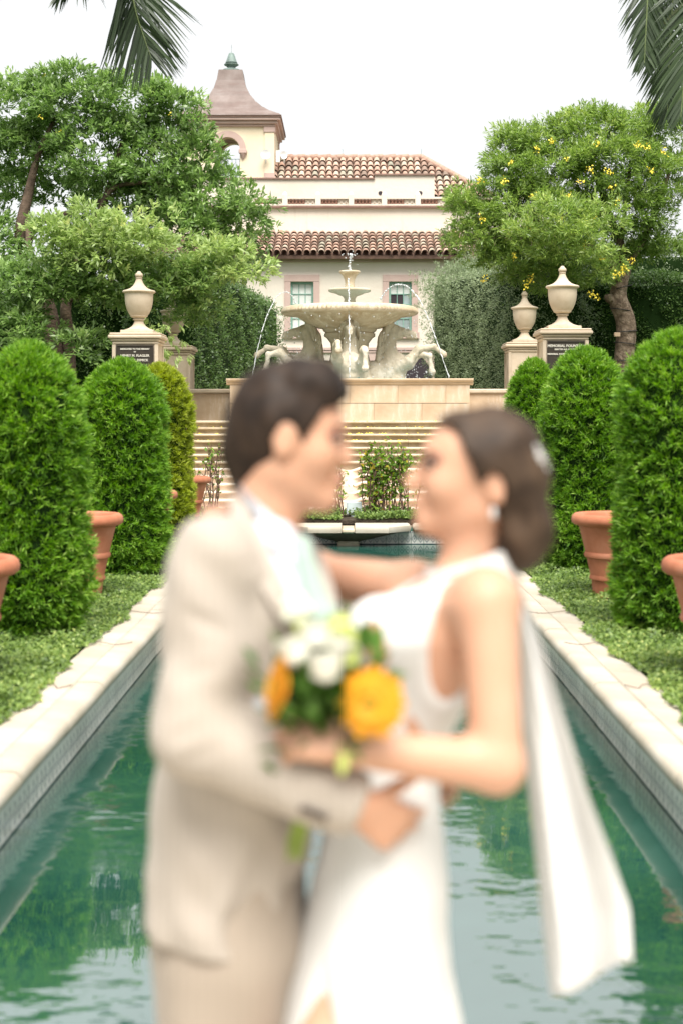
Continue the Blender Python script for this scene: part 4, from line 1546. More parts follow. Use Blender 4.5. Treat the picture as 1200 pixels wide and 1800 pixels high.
MB().box((tx, TD + 2.0, (TERR_Z + 9.0) / 2), (2 * hw - .02, 4.0, 9.0 - TERR_Z)).build('tower_base', M['stucco_tower'], tow, off=TO)
MB().box((tx, TD + 2.0, zf - .05), (2 * hw - .9, 3.1, .1)).build('floor_slab', M['stucco_tower'], tow, off=TO)
MB().box((tx, TD + 2.0, ze + .1), (2 * hw - .85, 3.1, .18)).build('ceiling_slab', M['dark_cap'], tow, off=TO)
for a in (-1, 1):
    for yy in (TD + .2, TD + 3.85):
        MB().bev((tx + a * (hw - .21), yy, (9 + Zt(303)) / 2 + .0), (.46, .42, Zt(303) - 9), .01).build('pilaster_base', M['pink_trim'], tow, off=TO)
        MB().box((tx + a * (hw - .21), yy, (Zt(303) + Zt(232)) / 2), (.42, .40, Zt(232) - Zt(303))).build('pilaster', M['stucco_tower'], tow, off=TO)
        MB().bev((tx + a * (hw - .21), yy, (Zt(232) + ze) / 2), (.50, .48, ze - Zt(232)), .02).build('pilaster_capital', M['pink_trim'], tow, off=TO)
# arch moulding with corbels
mb = MB()
nn = 20
Vv, Ff = [], []
for i in range(nn + 1):
    a = math.pi * i / nn
    for r_, yy in ((.53, TD + .02), (.53, TD - .06), (.80, TD - .06), (.80, TD + .07)):
        Vv.append((tx - r_ * math.cos(a), yy, za_sp + r_ * math.sin(a)))
for i in range(nn):
    for k in range(4):
        Ff.append((i * 4 + k, i * 4 + (k + 1) % 4, (i + 1) * 4 + (k + 1) % 4, (i + 1) * 4 + k))
mb.add(Vv, Ff + [(0, 1, 2, 3), tuple(nn * 4 + k for k in (3, 2, 1, 0))])
arch = mb.build('arch_moulding', M['pink_trim'], tow, smooth=50, off=TO)
for a in (-1, 1):
    mb = MB().bev((tx + a * .665, TD - .02, za_sp - .09), (.36, .20, .18), .02)
    mb.lathe([(.02, -.44), (.07, -.34), (.11, -.26), (.15, -.18)], (tx + a * .665, TD + .02, za_sp), 10)
    mb.build('corbel', M['pink_trim'], arch, smooth=40, off=TO)
# railing in the opening
mb = MB()
zr = Zt(277)
for i in range(7):
    xx = tx - .5 + i / 6 * 1.0
    mb.tube([(xx, TD + .3, zf), (xx, TD + .3, zr)], .014, 5)
for zz in (zr, (zr + zf) / 2 + .1, zf + .06):
    mb.tube([(tx - .53, TD + .3, zz), (tx + .53, TD + .3, zz)], .016, 5)
mb.build('railing', M['grey_metal'], tow, off=TO)
# cornice
zc_ = ze
for w_, h_ in ((hw + .06, .10), (hw + .16, .14), (hw + .28, .13)):
    MB().bev((tx, TD + 2.0, zc_ + h_ / 2), (2 * w_, 4.0 + 2 * (w_ - hw), h_ - .002), .02).build('cornice', M['pink_trim'], tow, off=TO)
    zc_ += h_
MB().box((tx, TD + 2.0, zc_ + .035), (2 * hw + .66, 4.66, .07)).build('roof_edge', M['dark_cap'], tow, off=TO)
zc_ += .07
# flared copper roof in courses
zt2 = EYE + (CY - 127) * (TD + 2) / F_PX
H_ = zt2 - zc_
pr = [(0, 2.36), (.045, 2.20), (.12, 1.85), (.22, 1.50), (.34, 1.19), (.48, .93), (.63, .74), (.80, .61), (1.0, .52)]
for i in range(len(pr) - 1):
    (t0, r0), (t1, r1) = pr[i], pr[i + 1]
    r1b = r1 + .012
    mb = MB()
    V = []
    for (r_, t) in ((r0, t0), (r1b, t1)):
        for a, b_ in ((-1, -1), (1, -1), (1, 1), (-1, 1)):
            V.append((tx + a * r_, TD + 2.0 + b_ * r_, zc_ + t * H_ + (.012 if t == t1 else 0)))
    mb.add(V, [(3, 2, 1, 0), (4, 5, 6, 7), (0, 1, 5, 4), (1, 2, 6, 5), (2, 3, 7, 6), (3, 0, 4, 7)])
    o = mb.build('copper_course', M['copper'], tow, off=TO)
ztop = zc_ + H_
fin = [(.40, 0), (.44, .03), (.44, .09), (.40, .12), (.20, .16), (.18, .24), (.24, .29), (.33, .34), (.33, .37), (.20, .40), (.27, .43), (.27, .46), (.24, .50), (.13, .83), (.10, .87), (.02, .90)]
mb = MB().lathe([(r_, ztop + z_) for r_, z_ in fin], (tx, TD + 2.0, 0), 24)
mb.tube([(tx, TD + 2, ztop + .88), (tx, TD + 2, ztop + 1.25)], .008, 5)
mb.build('finial', M['finial_metal'], tow, smooth=35, off=TO)


def dish(px, py, r, dd, yaw):
    c_ = P(px, py, dd)
    mb = MB()
    V, F = [], []
    n = 20
    for i, (q, h_) in enumerate(((0, -.06), (.5, -.045), (1, 0), (1, .012), (.5, -.033), (0, -.045))):
        for k in range(n):
            a = 2 * math.pi * k / n
            p = Vector((q * r * math.cos(a) + 1e-4 * math.cos(a), -h_, q * r * math.sin(a) + 1e-4 * math.sin(a)))
            p.rotate(Euler((0, 0, yaw)))
            V.append(c_ + p * Vector((1, 1, 1)))
    for i in range(5):
        for k in range(n):
            F.append((i * n + k, i * n + (k + 1) % n, (i + 1) * n + (k + 1) % n, (i + 1) * n + k))
    mb.add(V, F)
    mb.tube([c_ + Vector((0, .06, 0)), c_ + Vector((0, .22, -.05)), c_ + Vector((0, .30, -.3))], .03, 6)
    return mb.build('satellite_dish', M['white_metal'], tow, smooth=50, off=TO)


dish(467, 270.5, .21, TD - .3, .1)
dish(499, 272, .17, TD + .6, .4)
MB().box(P(489, 275, TD + .3), (.16, .3, .5)).build('equipment_box', M['white_metal'], tow, off=TO)


# ================================================================== POTS AND TOPIARIES
def make_pot():
    p = thing('terracotta_pot', 'tmp', 'pot', (0, 0, 0), 'terracotta pots along the pool')
    pr = [(.215, 0), (.235, .01), (.24, .05), (.25, .16), (.268, .17), (.272, .19), (.262, .21), (.262, .215), (.295, .37), (.315, .38),
          (.322, .40), (.314, .425), (.308, .43), (.365, .66), (.372, .68)]
    MB().lathe(pr, n=48).build('pot_body', M['terracotta'], p, smooth=40)
    rim = [(.37, .675), (.41, .685), (.435, .705), (.44, .735), (.43, .77), (.405, .79), (.375, .79), (.355, .77), (.35, .70)]
    MB().lathe(rim, n=48).build('rim', M['terracotta'], p, smooth=50)
    MB().lathe([(.34, .66), (.352, .735), (.2, .75), (.02, .75)], n=24, wob=lambda a, z: 1 + .01 * math.sin(7 * a)).build('soil', M['soil'], p, smooth=50)
    return p


pot0 = make_pot()
pot_spots = [(-2.56, 9.15, 'nearest terracotta pot on the left, cut off by the frame edge'),
             (-2.56, 13.4, 'terracotta pot with trailing ivy between the first and second left topiaries'),
             (-2.56, 17.7, 'terracotta pot on the left with only its rim showing behind the second topiary'),
             (-2.56, 22.0, 'farthest small terracotta pot on the left beside the bare shrub'),
             (2.46, 9.15, 'nearest terracotta pot on the right, cut off by the frame edge'),
             (2.55, 13.45, 'clean terracotta pot between the first and second right topiaries'),
             (2.56, 17.7, 'terracotta pot on the right mostly hidden behind the dark haired person')]
for i, (x, y, lab) in enumerate(pot_spots):
    o = pot0 if i == 0 else copy_tree(pot0)
    o.location = (x, y, 0.0)
    o.rotation_euler = (0, 0, random.uniform(0, 6))
    o['label'] = lab
# ivy runner on one pot
rng = np.random.default_rng(3)


def topiary_r(z, h, Rr):
    z0 = .62 * h
    t = np.clip((z - z0) / (h - z0), 0, 1)
    r = Rr * np.sqrt(np.maximum(1 - t ** 2.3, 0))
    low = np.clip((.35 - z) / .35, 0, 1)
    return r * (1 - .13 * low) * (.965 + .035 * np.sin(z * 4.0))


def make_topiary(seed, mat, h, Rr, label):
    rng = np.random.default_rng(seed)
    t = thing('topiary', label, 'topiary', (0, 0, 0), 'clipped topiary columns along the pool')
    MB().tube([(0, 0, -.02), (0, 0, .5), (0, 0, h * .6)], [.07, .06, .04], 8).build('trunk', M['bark_dark'], t, smooth=60)
    zs = np.linspace(.10, h - .02, 26)
    prof = [(max(.01, float(topiary_r(z, h, Rr)) * .84 - .01), float(z)) for z in zs]
    MB().lathe([(.05, .09)] + prof + [(.005, h - .05)], n=26).build('shade_core', M['core'], t, smooth=60)  # solid dark core added to block light behind the leaves
    # tufts spread evenly over the surface
    n = 5400
    z = rng.uniform(.04, h + .0, n * 2)
    keep = rng.uniform(0, 1, n * 2) < .25 + .75 * topiary_r(z, h, Rr) / Rr
    z = z[keep][:n]
    extra = int(n * .14)
    z = np.concatenate([z, h - (h * .12) * rng.uniform(0, 1, extra) ** 2])
    a = rng.uniform(0, 2 * np.pi, len(z))
    r = topiary_r(z, h, Rr)
    dz = .01
    slope = (topiary_r(np.minimum(z + dz, h), h, Rr) - topiary_r(z - dz, h, Rr)) / (2 * dz)
    slope = np.clip(slope, -6, .5)
    nrm = unit(np.stack([np.cos(a), np.sin(a), -slope], 1))
    # lumps: clumps that stand proud, dents between them
    lump = (np.sin(a * 7 + 3 * np.sin(z * 5 + seed)) * np.sin(z * 11 + seed + 2 * np.sin(a * 4)) +
            .6 * np.sin(a * 15 + z * 9) * np.sin(z * 21 - a * 6)) * .5
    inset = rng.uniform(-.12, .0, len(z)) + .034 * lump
    r = r * (1 + .035 * np.sin(2 * a + seed) + .03 * np.sin(3 * a + z * 2.6 + seed * 2) + .02 * np.sin(z * 6.5 + seed * 3))
    pos = np.stack([np.cos(a) * r, np.sin(a) * r, z], 1) + nrm * inset[:, None]
    pos[:, 2] = np.maximum(pos[:, 2], .03)
    nn = nrm.copy()
    nn[:, 2] += .35
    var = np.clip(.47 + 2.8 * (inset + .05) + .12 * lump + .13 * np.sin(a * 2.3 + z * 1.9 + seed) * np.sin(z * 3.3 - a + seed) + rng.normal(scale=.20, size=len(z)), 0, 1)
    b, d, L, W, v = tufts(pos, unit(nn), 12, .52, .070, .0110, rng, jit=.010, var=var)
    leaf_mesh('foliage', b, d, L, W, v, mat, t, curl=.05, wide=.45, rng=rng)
    return t


TOP = [  # x, y, height, radius, seed, yellow, label
    (-2.50, 11.15, 2.25, .47, 31, 0, 'nearest tall clipped topiary on the left, cut by the frame edge'),
    (-2.43, 15.3, 2.30, .50, 32, 0, 'second left clipped topiary, deep green, behind the terracotta pot'),
    (-2.62, 19.8, 2.42, .46, 33, 1, 'farthest left clipped topiary, yellow green and narrow'),
    (2.62, 11.3, 2.36, .50, 34, 0, 'nearest tall clipped topiary on the right, cut by the frame edge'),
    (2.64, 15.8, 2.45, .50, 35, 0, 'second right clipped topiary, leafy dome behind the terracotta pot'),
    (2.62, 20.1, 2.50, .42, 36, 0, 'farthest right clipped topiary beside the low stone wall')]
for (x, y, h, rr, sd, yl, lab) in TOP:
    t = make_topiary(sd, M['topiary_y'] if yl else M['topiary'], h, rr, lab)
    t.location = (x, y, 0)

# ------------------------------------------------------------------ ground cover
rng = np.random.default_rng(40)


def edge_x(y, sx):
    return 1.905 + .035 * np.sin(y * 2.1 + sx) + .022 * np.sin(y * 5.3 + 2 * sx) + .016 * np.sin(y * 11.0)


for sx, nm in ((-1, 'left'), (1, 'right')):
    n = 95000
    y = 4.5 + (23.2 - 4.5) * rng.uniform(0, 1, n) ** 1.15
    xw = rng.uniform(0, 1, n) ** 1.25
    x = edge_x(y, sx) + xw * np.minimum(2.6, .8 + .11 * y)
    hgt = .045 + .035 * np.sin(x * 5 + y * 3) * np.sin(y * 2.3 - x * 4) + .025 * np.sin(x * 13 - y * 9)
    hgt = np.maximum(hgt, .012) * np.clip((x - edge_x(y, sx)) / .12, .25, 1)
    z = hgt * rng.uniform(.2, 1.0, n) + .008
    base = np.stack([sx * x, y, z], 1)
    dirs = rng.normal(size=(n, 3)) * [1, 1, .35] + [0, 0, .35]
    patch = np.sin(x * 3.1 + y * 1.7) * np.sin(y * 2.6 - x * 1.3)
    var = np.clip(.42 + .18 * patch + rng.normal(scale=.22, size=n), 0, 1)
    o = leaf_mesh('ground_cover', base, dirs, rng.uniform(.022, .042, n), rng.uniform(.016, .028, n), var, M['ground_leaf'], None, curl=.1, rng=rng)
    tag(o, f'low leafy ground cover creeping over the {nm} pool coping', 'ground cover', kind='stuff')
# runners trailing over the coping
for sx in (-1, 1):
    for (yy, ln) in ((10.6, .34), (12.3, .40), (8.9, .22)):
        pts = smooth_path([(sx * 1.98, yy + .1, .02), (sx * 1.85, yy + .05, .012), (sx * (1.96 - ln * .7), yy - .05, .010), (sx * (1.96 - ln), yy + .07, .008)], 5)
        mb = MB().tube(pts, .0028, 5)
        o = mb.build('vine_runner', M['twig'], None)
        tag(o, f'thin brown ground cover runner {"nearest" if yy < 9 else "second" if yy < 11 else "farthest"} of those on the {"left" if sx < 0 else "right"} coping', 'vine', 'runners on the coping')
# bed at the far end, in front of the cascade
n = 16000
x = rng.uniform(-2.7, 2.7, n)
y = rng.uniform(23.05, 24.3, n)
z = .04 + (.10 + .07 * np.sin(x * 6) * np.sin(y * 5 + x * 3)) * rng.uniform(0.1, 1, n)
keep = ~((np.abs(x) < .13) & (y < 23.9))
base = np.stack([x, y, z], 1)[keep]
n = len(base)
o = leaf_mesh('bed_plants', base, rng.normal(size=(n, 3)) * [1, 1, .5] + [0, 0, .4], rng.uniform(.035, .06, n), rng.uniform(.028, .042, n),
              rng.uniform(0, .75, n), M['ground_leaf'], None, rng=rng)
tag(o, 'leafy green planting in the bed at the far end of the pool', 'ground cover', kind='stuff')


# ------------------------------------------------------------------ bare shrubs in front of the cascade
def bare_shrub(x0, x1, yc, h, nst, nleaf, seed, label):
    rg = random.Random(seed)
    rng = np.random.default_rng(seed)
    s = thing('shrub', label, 'shrub', ((x0 + x1) / 2, yc, .03), 'half bare shrubs by the cascade')
    off = s.location
    ends = []
    for i in range(nst):
        bx = rg.uniform(x0 + (x1 - x0) * .12, x1 - (x1 - x0) * .12)
        by = yc + rg.uniform(-.12, .12)
        hh = h * rg.uniform(.7, 1.05)
        pts = [Vector((bx, by, .0))]
        for k in range(5):
            pts.append(pts[-1] + Vector((rg.uniform(-.05, .05), rg.uniform(-.04, .04), hh / 5)))
        mb = MB().tube(smooth_path(pts, 2), lerp_list([.013, .009, .004], 11), 5)
        for k in range(7):
            a = pts[rg.randint(2, 5)]
            e = a + Vector((rg.uniform(-.15, .15), rg.uniform(-.1, .1), rg.uniform(.05, .22)))
            mb.tube([a, (a + e) / 2 + Vector((.015, 0, 0)), e], [.006, .005, .002], 4)
            ends.append(e)
            ends.append((a + e) / 2)
        ends += pts[1:]
        mb.build('stem', M['twig'], s, off=off)
    e = np.array([tuple(p) for p in ends])
    idx = rng.integers(0, len(e), nleaf)
    b = e[idx] + rng.normal(scale=.03, size=(nleaf, 3)) - np.array(off)
    leaf_mesh('leaves', b, rng.normal(size=(nleaf, 3)) + [0, -.3, .1], rng.uniform(.05, .10, nleaf), rng.uniform(.035, .065, nleaf),
              np.clip(rng.beta(1.6, 1.6, nleaf), 0, 1), M['shrub_leaf'], s, rng=rng)


bare_shrub(P(628, 900, 23.9).x, P(742, 900, 23.9).x, 23.85, 1.10, 30, 1500, 51, 'bushiest half bare shrub, right of the spout')
bare_shrub(P(570, 900, 23.9).x, P(607, 900, 23.9).x, 23.8, .98, 7, 130, 52, 'thin twiggy shrub just left of the spout')
bare_shrub(P(346, 900, 23.6).x, P(398, 900, 23.6).x, 23.5, 1.12, 10, 140, 53, 'twiggy nearly leafless shrub beside the far left pot')
bare_shrub(P(742, 900, 23.9).x, P(800, 900, 23.9).x, 23.85, .98, 6, 160, 54, 'small leafy shrub at the right, behind the bride')
# pale box over the spout
wb = MB().bev((0, 0, .14), (.26, .10, .22), .012)
wb.box((0, .0, .02), (.10, .06, .06))
o = wb.build('valve_box', plain('pale_box', (.66, .74, .76), .4, var=.06), None)
o.location = (P(622, 880, 24.0).x, 24.0, .03)
tag(o, 'small pale blue white box behind the spout in the planting bed', 'box')


# ================================================================== TREES AND HEDGES
def limb(mb, pts, r0, r1, n=8, k=5):
    pth = smooth_path(pts, k)
    mb.tube(pth, lerp_list([r0, (r0 * .6 + r1 * .4), r1], len(pth)), n)


def crown(name, lobes, mat, parent, off, rng, scl=.86, per=330, m=8, L=.11, W=.032, spread=.6, droop=.12, dens=1.0, var0=0.0, fill=.5):
    """lobes: (x px, y px, rx px, ry px, distance); tufts through every lobe, most of them near its skin, with sub-clumps"""
    B = [[], [], [], [], []]
    for (px, py, rx, ry, d_) in lobes:
        c = np.array(P(px, py, d_))
        rx, ry = rx * scl * d_ / F_PX, ry * scl * d_ / F_PX
        rz = ry
        rad = np.array([rx, (rx + ry) * .5, rz])
        area = rx * rz
        n_clump = max(12, int(46 * area))
        dirs = unit(rng.normal(size=(n_clump, 3)))
        cc = c + dirs * rad * rng.uniform(.45, 1.0, (n_clump, 1)) ** fill
        cr = rng.uniform(.26, .48, n_clump)
        nt_ = int(per * dens * area / n_clump) + 1
        for k in range(n_clump):
            q = unit(rng.normal(size=(nt_, 3)))
            q[:, 2] = np.abs(q[:, 2]) * .9 + q[:, 2] * .1 - .25
            q = unit(q)
            p = cc[k] + q * cr[k] * [1.15, 1.15, .75] * rng.uniform(.55, 1.0, (nt_, 1))
            out = unit(p - c)
            nr = unit(q * .8 + out * .6 + [0, 0, .25])
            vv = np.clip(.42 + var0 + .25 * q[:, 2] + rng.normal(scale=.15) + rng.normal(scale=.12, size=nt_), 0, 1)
            for lst, arr in zip(B, tufts(p, nr, m, spread, L, W, rng, droop=droop, jit=.03, var=vv)):
                lst.append(arr)
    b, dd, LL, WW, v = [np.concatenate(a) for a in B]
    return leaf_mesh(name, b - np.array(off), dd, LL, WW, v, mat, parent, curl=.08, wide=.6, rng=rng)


# --- left tree
rng = np.random.default_rng(60)
TDL = 31.0
lt = thing('tabebuia_tree', 'large spreading green tree on the left with dark limbs', 'tree', tuple(P(108, 0, TDL).xy) + (TERR_Z,))
LO = lt.location
lob_l = [(40, 195, 85, 68, 31.5), (130, 180, 88, 66, 31), (225, 185, 85, 68, 31), (300, 215, 62, 75, 30.8), (60, 270, 90, 65, 32), (180, 275, 105, 70, 31),
         (285, 300, 75, 70, 30.6), (345, 300, 45, 68, 31.0), (372, 350, 60, 62, 30.5), (440, 362, 48, 32, 30.2), (425, 400, 42, 30, 30.2),
         (20, 330, 70, 40, 33), (120, 345, 70, 30, 33), (235, 370, 90, 50, 31.5), (330, 410, 75, 60, 30.5),
         (20, 520, 70, 62, 28.9), (100, 500, 75, 48, 28.8), (50, 580, 50, 32, 28.6), (190, 500, 80, 45, 28.8), (280, 495, 80, 48, 28.8), (355, 505, 66, 50, 29.0), (330, 550, 50, 26, 29.4),
         (140, 615, 28, 34, 28.6), (-20, 430, 50, 60, 31), (170, 420, 70, 40, 32), (400, 460, 45, 45, 31), (60, 470, 60, 40, 29.4)]
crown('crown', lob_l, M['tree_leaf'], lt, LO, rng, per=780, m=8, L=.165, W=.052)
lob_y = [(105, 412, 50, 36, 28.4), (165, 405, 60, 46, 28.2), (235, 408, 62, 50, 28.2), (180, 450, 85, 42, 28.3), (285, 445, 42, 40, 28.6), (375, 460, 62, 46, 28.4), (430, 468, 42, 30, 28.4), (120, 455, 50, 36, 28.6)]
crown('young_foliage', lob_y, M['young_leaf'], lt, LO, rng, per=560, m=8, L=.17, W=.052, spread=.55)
for sx_, sy_ in ((284, 575), (290, 605), (286, 632)):
    crown('hanging_sprig', [(sx_, sy_, 13, 22, 28.3)], M['young_leaf'], lt, LO, rng, per=300, m=8, L=.19, W=.05, spread=.45, droop=1.2)['kind'] = 'stuff'
mb = MB()
q = lambda x, y, d_: P(x, y, d_)
limb(mb, [Vector((q(98, 0, TDL).x, TDL, TERR_Z - .1)), q(96, 640, TDL), q(84, 545, TDL), q(45, 450, 30.9), q(38, 400, 30.8), q(50, 340, 31), q(68, 270, 31), q(100, 200, 31)], .25, .03, 10)
limb(mb, [q(44, 445, 30.9), q(62, 395, 30.8), q(110, 378, 30.9), q(160, 360, 31), q(230, 330, 31)], .11, .03)
mb.build('trunk', M['bark_dark'], lt, smooth=60, off=LO)
mb = MB()
limb(mb, [Vector((q(126, 0, TDL).x, TDL, TERR_Z - .1)), q(121, 600, TDL), q(117, 530, 30.8), q(150, 430, 31), q(185, 350, 31), q(215, 250, 31)], .15, .05, 10)
limb(mb, [q(117, 530, 30.8), q(180, 500, 30.4), q(260, 470, 30.4), q(330, 450, 30.4)], .07, .02)
limb(mb, [q(50, 380, 30.8), q(50, 430, 30.3), q(58, 450, 30.2), q(60, 480, 30.1)], .07, .03)
limb(mb, [q(165, 395, 31), q(195, 335, 30.7), q(235, 322, 30.6), q(290, 325, 30.7), q(350, 345, 30.8)], .06, .02)
mb.build('limb', M['bark_dark'], lt, smooth=60, off=LO)

# --- right tree
rng = np.random.default_rng(61)
TDR = 33.6
DR = 2.6
rt = thing('flowering_tree', 'right hand tree with yellow blossom and a leaning rough trunk', 'tree', tuple(P(1092, 0, TDR).xy) + (TERR_Z,))
RO = rt.location
lob_r = [(905, 265, 42, 38, 31), (960, 250, 65, 40, 31), (1040, 235, 60, 42, 31), (1110, 225, 60, 42, 31), (1180, 245, 60, 55, 31.5), (900, 315, 48, 46, 30.5), (985, 310, 85, 55, 30.5),
         (1080, 300, 85, 60, 30.6), (1180, 320, 55, 38, 31), (845, 360, 50, 42, 30.4), (930, 375, 75, 46, 30.2), (820, 395, 42, 36, 30.4), (860, 430, 50, 38, 30.3),
         (1090, 370, 80, 45, 30.8), (1150, 425, 38, 30, 31.2), (1105, 425, 50, 36, 31.2), (930, 445, 75, 40, 30.2), (960, 490, 62, 30, 30.5), (1040, 480, 48, 34, 30.5), (1000, 400, 60, 40, 30.8), (880, 470, 40, 26, 30.6)]
lob_r = [(a_, b_, c_, d_, e_ + DR) for a_, b_, c_, d_, e_ in lob_r]
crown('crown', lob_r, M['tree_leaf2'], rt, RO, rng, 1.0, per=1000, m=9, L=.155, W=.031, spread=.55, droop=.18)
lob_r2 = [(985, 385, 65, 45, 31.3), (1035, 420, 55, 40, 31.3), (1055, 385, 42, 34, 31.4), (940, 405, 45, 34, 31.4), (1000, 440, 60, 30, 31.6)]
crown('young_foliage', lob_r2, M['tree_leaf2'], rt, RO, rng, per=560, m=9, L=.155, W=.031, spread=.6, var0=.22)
mb = MB()
limb(mb, [Vector((q(1098, 0, TDR).x, TDR, TERR_Z - .1)), q(1096, 650, TDR), q(1100, 590, TDR), q(1098, 560, TDR), q(1086, 530, TDR)], .245, .23, 14)
limb(mb, [q(1088, 535, TDR), q(1086, 515, TDR), q(1092, 490, TDR), q(1098, 470, TDR), q(1090, 430, 31 + DR), q(1060, 350, 31 + DR)], .225, .07, 14)
limb(mb, [q(1082, 528, TDR), q(1071, 523, TDR - .05), q(1069, 517, TDR - .05)], .15, .09, 10)
limb(mb, [q(1092, 485, TDR), q(1060, 450, 30.8 + DR), q(1000, 410, 30.6 + DR), q(920, 380, 30.5 + DR)], .12, .03)
limb(mb, [q(1098, 470, TDR), q(1130, 420, 31 + DR), q(1160, 350, 31 + DR), q(1180, 290, 31 + DR)], .10, .03)
limb(mb, [q(1060, 350, 31 + DR), q(1040, 290, 31 + DR), q(1000, 250, 31 + DR)], .06, .02)
limb(mb, [q(1090, 430, 31 + DR), q(1100, 350, 31 + DR), q(1110, 260, 31 + DR)], .06, .02)
mb.build('trunk', M['bark'], rt, smooth=60, off=RO)
cab = plain('black_cable', (.015, .014, .013), .6)
for (px, py, r_, tilt) in ((1093, 505, .235, .25), (1091, 545, .255, -.15), (1099, 583, .265, .08), (1098, 604, .27, -.12), (1097, 634, .275, .05)):
    c_ = P(px, py, TDR)
    pts = [c_ + Vector((r_ * math.cos(a), r_ * math.sin(a), tilt * r_ * math.cos(a))) for a in np.linspace(0, 2 * math.pi, 25)]
    MB().tube(pts, .012, 5, caps=False).build('cable_wrap', cab, rt, off=RO)
MB().bev(P(1084, 588, TDR - .28), (.14, .08, .10), .01).build('junction_box', plain('box_tan', (.46, .33, .22), .6), rt, off=RO)
# blossom clusters
rng = np.random.default_rng(62)
spots = [(995, 278), (968, 248), (1118, 252), (1020, 317), (1073, 330), (1035, 300), (938, 347), (887, 318), (840, 315), (845, 382), (925, 400), (970, 417), (984, 385), (1042, 385),
         (1027, 430), (902, 447), (930, 490), (927, 497), (848, 490), (1098, 473), (1092, 480), (1080, 484), (1108, 460), (1057, 455), (1045, 522), (1036, 517), (1070, 300), (900, 285),
         (1050, 250), (1140, 260), (1165, 262), (940, 262), (1085, 350), (1000, 345), (1140, 300)]
n = len(spots)
c = np.array([tuple(P(a + rng.uniform(-3, 3), b_ + rng.uniform(-3, 3), 31.9)) for a, b_ in spots])
rep = 15
b = np.repeat(c, rep, 0) + rng.normal(scale=.04, size=(n * rep, 3)) - np.array(RO)
leaf_mesh('blossom', b, rng.normal(size=(n * rep, 3)), .06, .045, np.zeros(n * rep), M['tree_flower'], rt, rng=rng)
spl = [(78, 133), (72, 205), (105, 232), (297, 200)]
n = len(spl)
c = np.array([tuple(P(a, b_, 30.0)) for a, b_ in spl])
b = np.repeat(c, 6, 0) + rng.normal(scale=.025, size=(n * 6, 3)) - np.array(LO)
leaf_mesh('blossom', b, rng.normal(size=(n * 6, 3)), .05, .035, np.zeros(n * 6), M['tree_flower'], lt, rng=rng)


# --- hedges
def hedge(poly, z0, ztops, label, mat, seed, n, L=.075, W=.045, bulge=.12, name='hedge', loose=0.0):
    """clipped hedge on a ground polygon; ztops gives the height at each corner"""
    rng = np.random.default_rng(seed)
    k = len(poly)
    cx_, cy_ = sum(p[0] for p in poly) / k, sum(p[1] for p in poly) / k
    t = thing(name, label, 'hedge', (cx_, cy_, z0))
    off = np.array((cx_, cy_, z0))
    ins = .93
    V = [(cx_ + (p[0] - cx_) * ins, cy_ + (p[1] - cy_) * ins, z0 - .02) for p in poly] + \
        [(cx_ + (p[0] - cx_) * ins, cy_ + (p[1] - cy_) * ins, z - .15) for p, z in zip(poly, ztops)]
    mb = MB()
    mb.add(V, [tuple(range(k))[::-1], tuple(range(k, 2 * k))] + [(i, (i + 1) % k, k + (i + 1) % k, k + i) for i in range(k)])
    mb.build('shade_core', M['core'], t, off=off)  # dark solid filling added so no light passes through the hedge
    pos, nrm = [], []
    per = [math.hypot(poly[(i + 1) % k][0] - poly[i][0], poly[(i + 1) % k][1] - poly[i][1]) for i in range(k)]
    for i in range(k):
        a, b_ = np.array(poly[i]), np.array(poly[(i + 1) % k])
        nn = np.array([b_[1] - a[1], -(b_[0] - a[0])])
        nn = nn / np.linalg.norm(nn)
        if nn @ (a - np.array([cx_, cy_])) < 0:
            nn = -nn
        vis = nn[1] < .3                       # the sides that can be seen from the pool
        m_ = int(n * (per[i] / sum(per)) * (1.4 if vis else .35))
        u_ = rng.uniform(0, 1, m_)
        w_ = rng.uniform(0, 1, m_)
        zt_ = ztops[i] + (ztops[(i + 1) % k] - ztops[i]) * u_
        xy = a + (b_ - a) * u_[:, None]
        z = z0 + (zt_ - z0) * w_
        bl = bulge * (np.sin(u_ * per[i] * 2.3 + z * 1.5) * np.sin(z * 2.9 + seed) + .5 * np.sin(u_ * per[i] * 6 + z * 5))
        xy = xy + nn * (bl + rng.uniform(-.14, .05 + loose, m_))[:, None]
        pos.append(np.column_stack([xy, z]))
        nrm.append(np.column_stack([np.tile(nn, (m_, 1)), np.full(m_, .35)]))
    m_ = int(n * .35)
    w8 = rng.dirichlet(np.ones(k), m_)
    xy = w8 @ np.array(poly)
    z = w8 @ np.array(ztops) + rng.uniform(-.1, .08 + loose * 2, m_) + bulge * np.sin(xy[:, 0] * 3) * np.sin(xy[:, 1] * 2.2)
    pos.append(np.column_stack([xy, z]))
    nrm.append(np.tile([0, -.2, 1.0], (m_, 1)))
    pos, nrm = np.concatenate(pos) - off, unit(np.concatenate(nrm))
    pos[:, 2] = np.maximum(pos[:, 2], .02)
    cl = np.sin(pos[:, 0] * 4 + pos[:, 1] * 3) * np.sin(pos[:, 2] * 5 + pos[:, 0] * 2)
    v = np.clip(.40 + .16 * cl + rng.normal(scale=.16, size=len(pos)), 0, 1)
    b, d, LL, WW, vv = tufts(pos, nrm, 4, .7, L, W, rng, droop=.1, jit=.05, var=v)
    leaf_mesh('foliage', b, d, LL, WW, vv, mat, t, curl=.1, rng=rng)
    return t


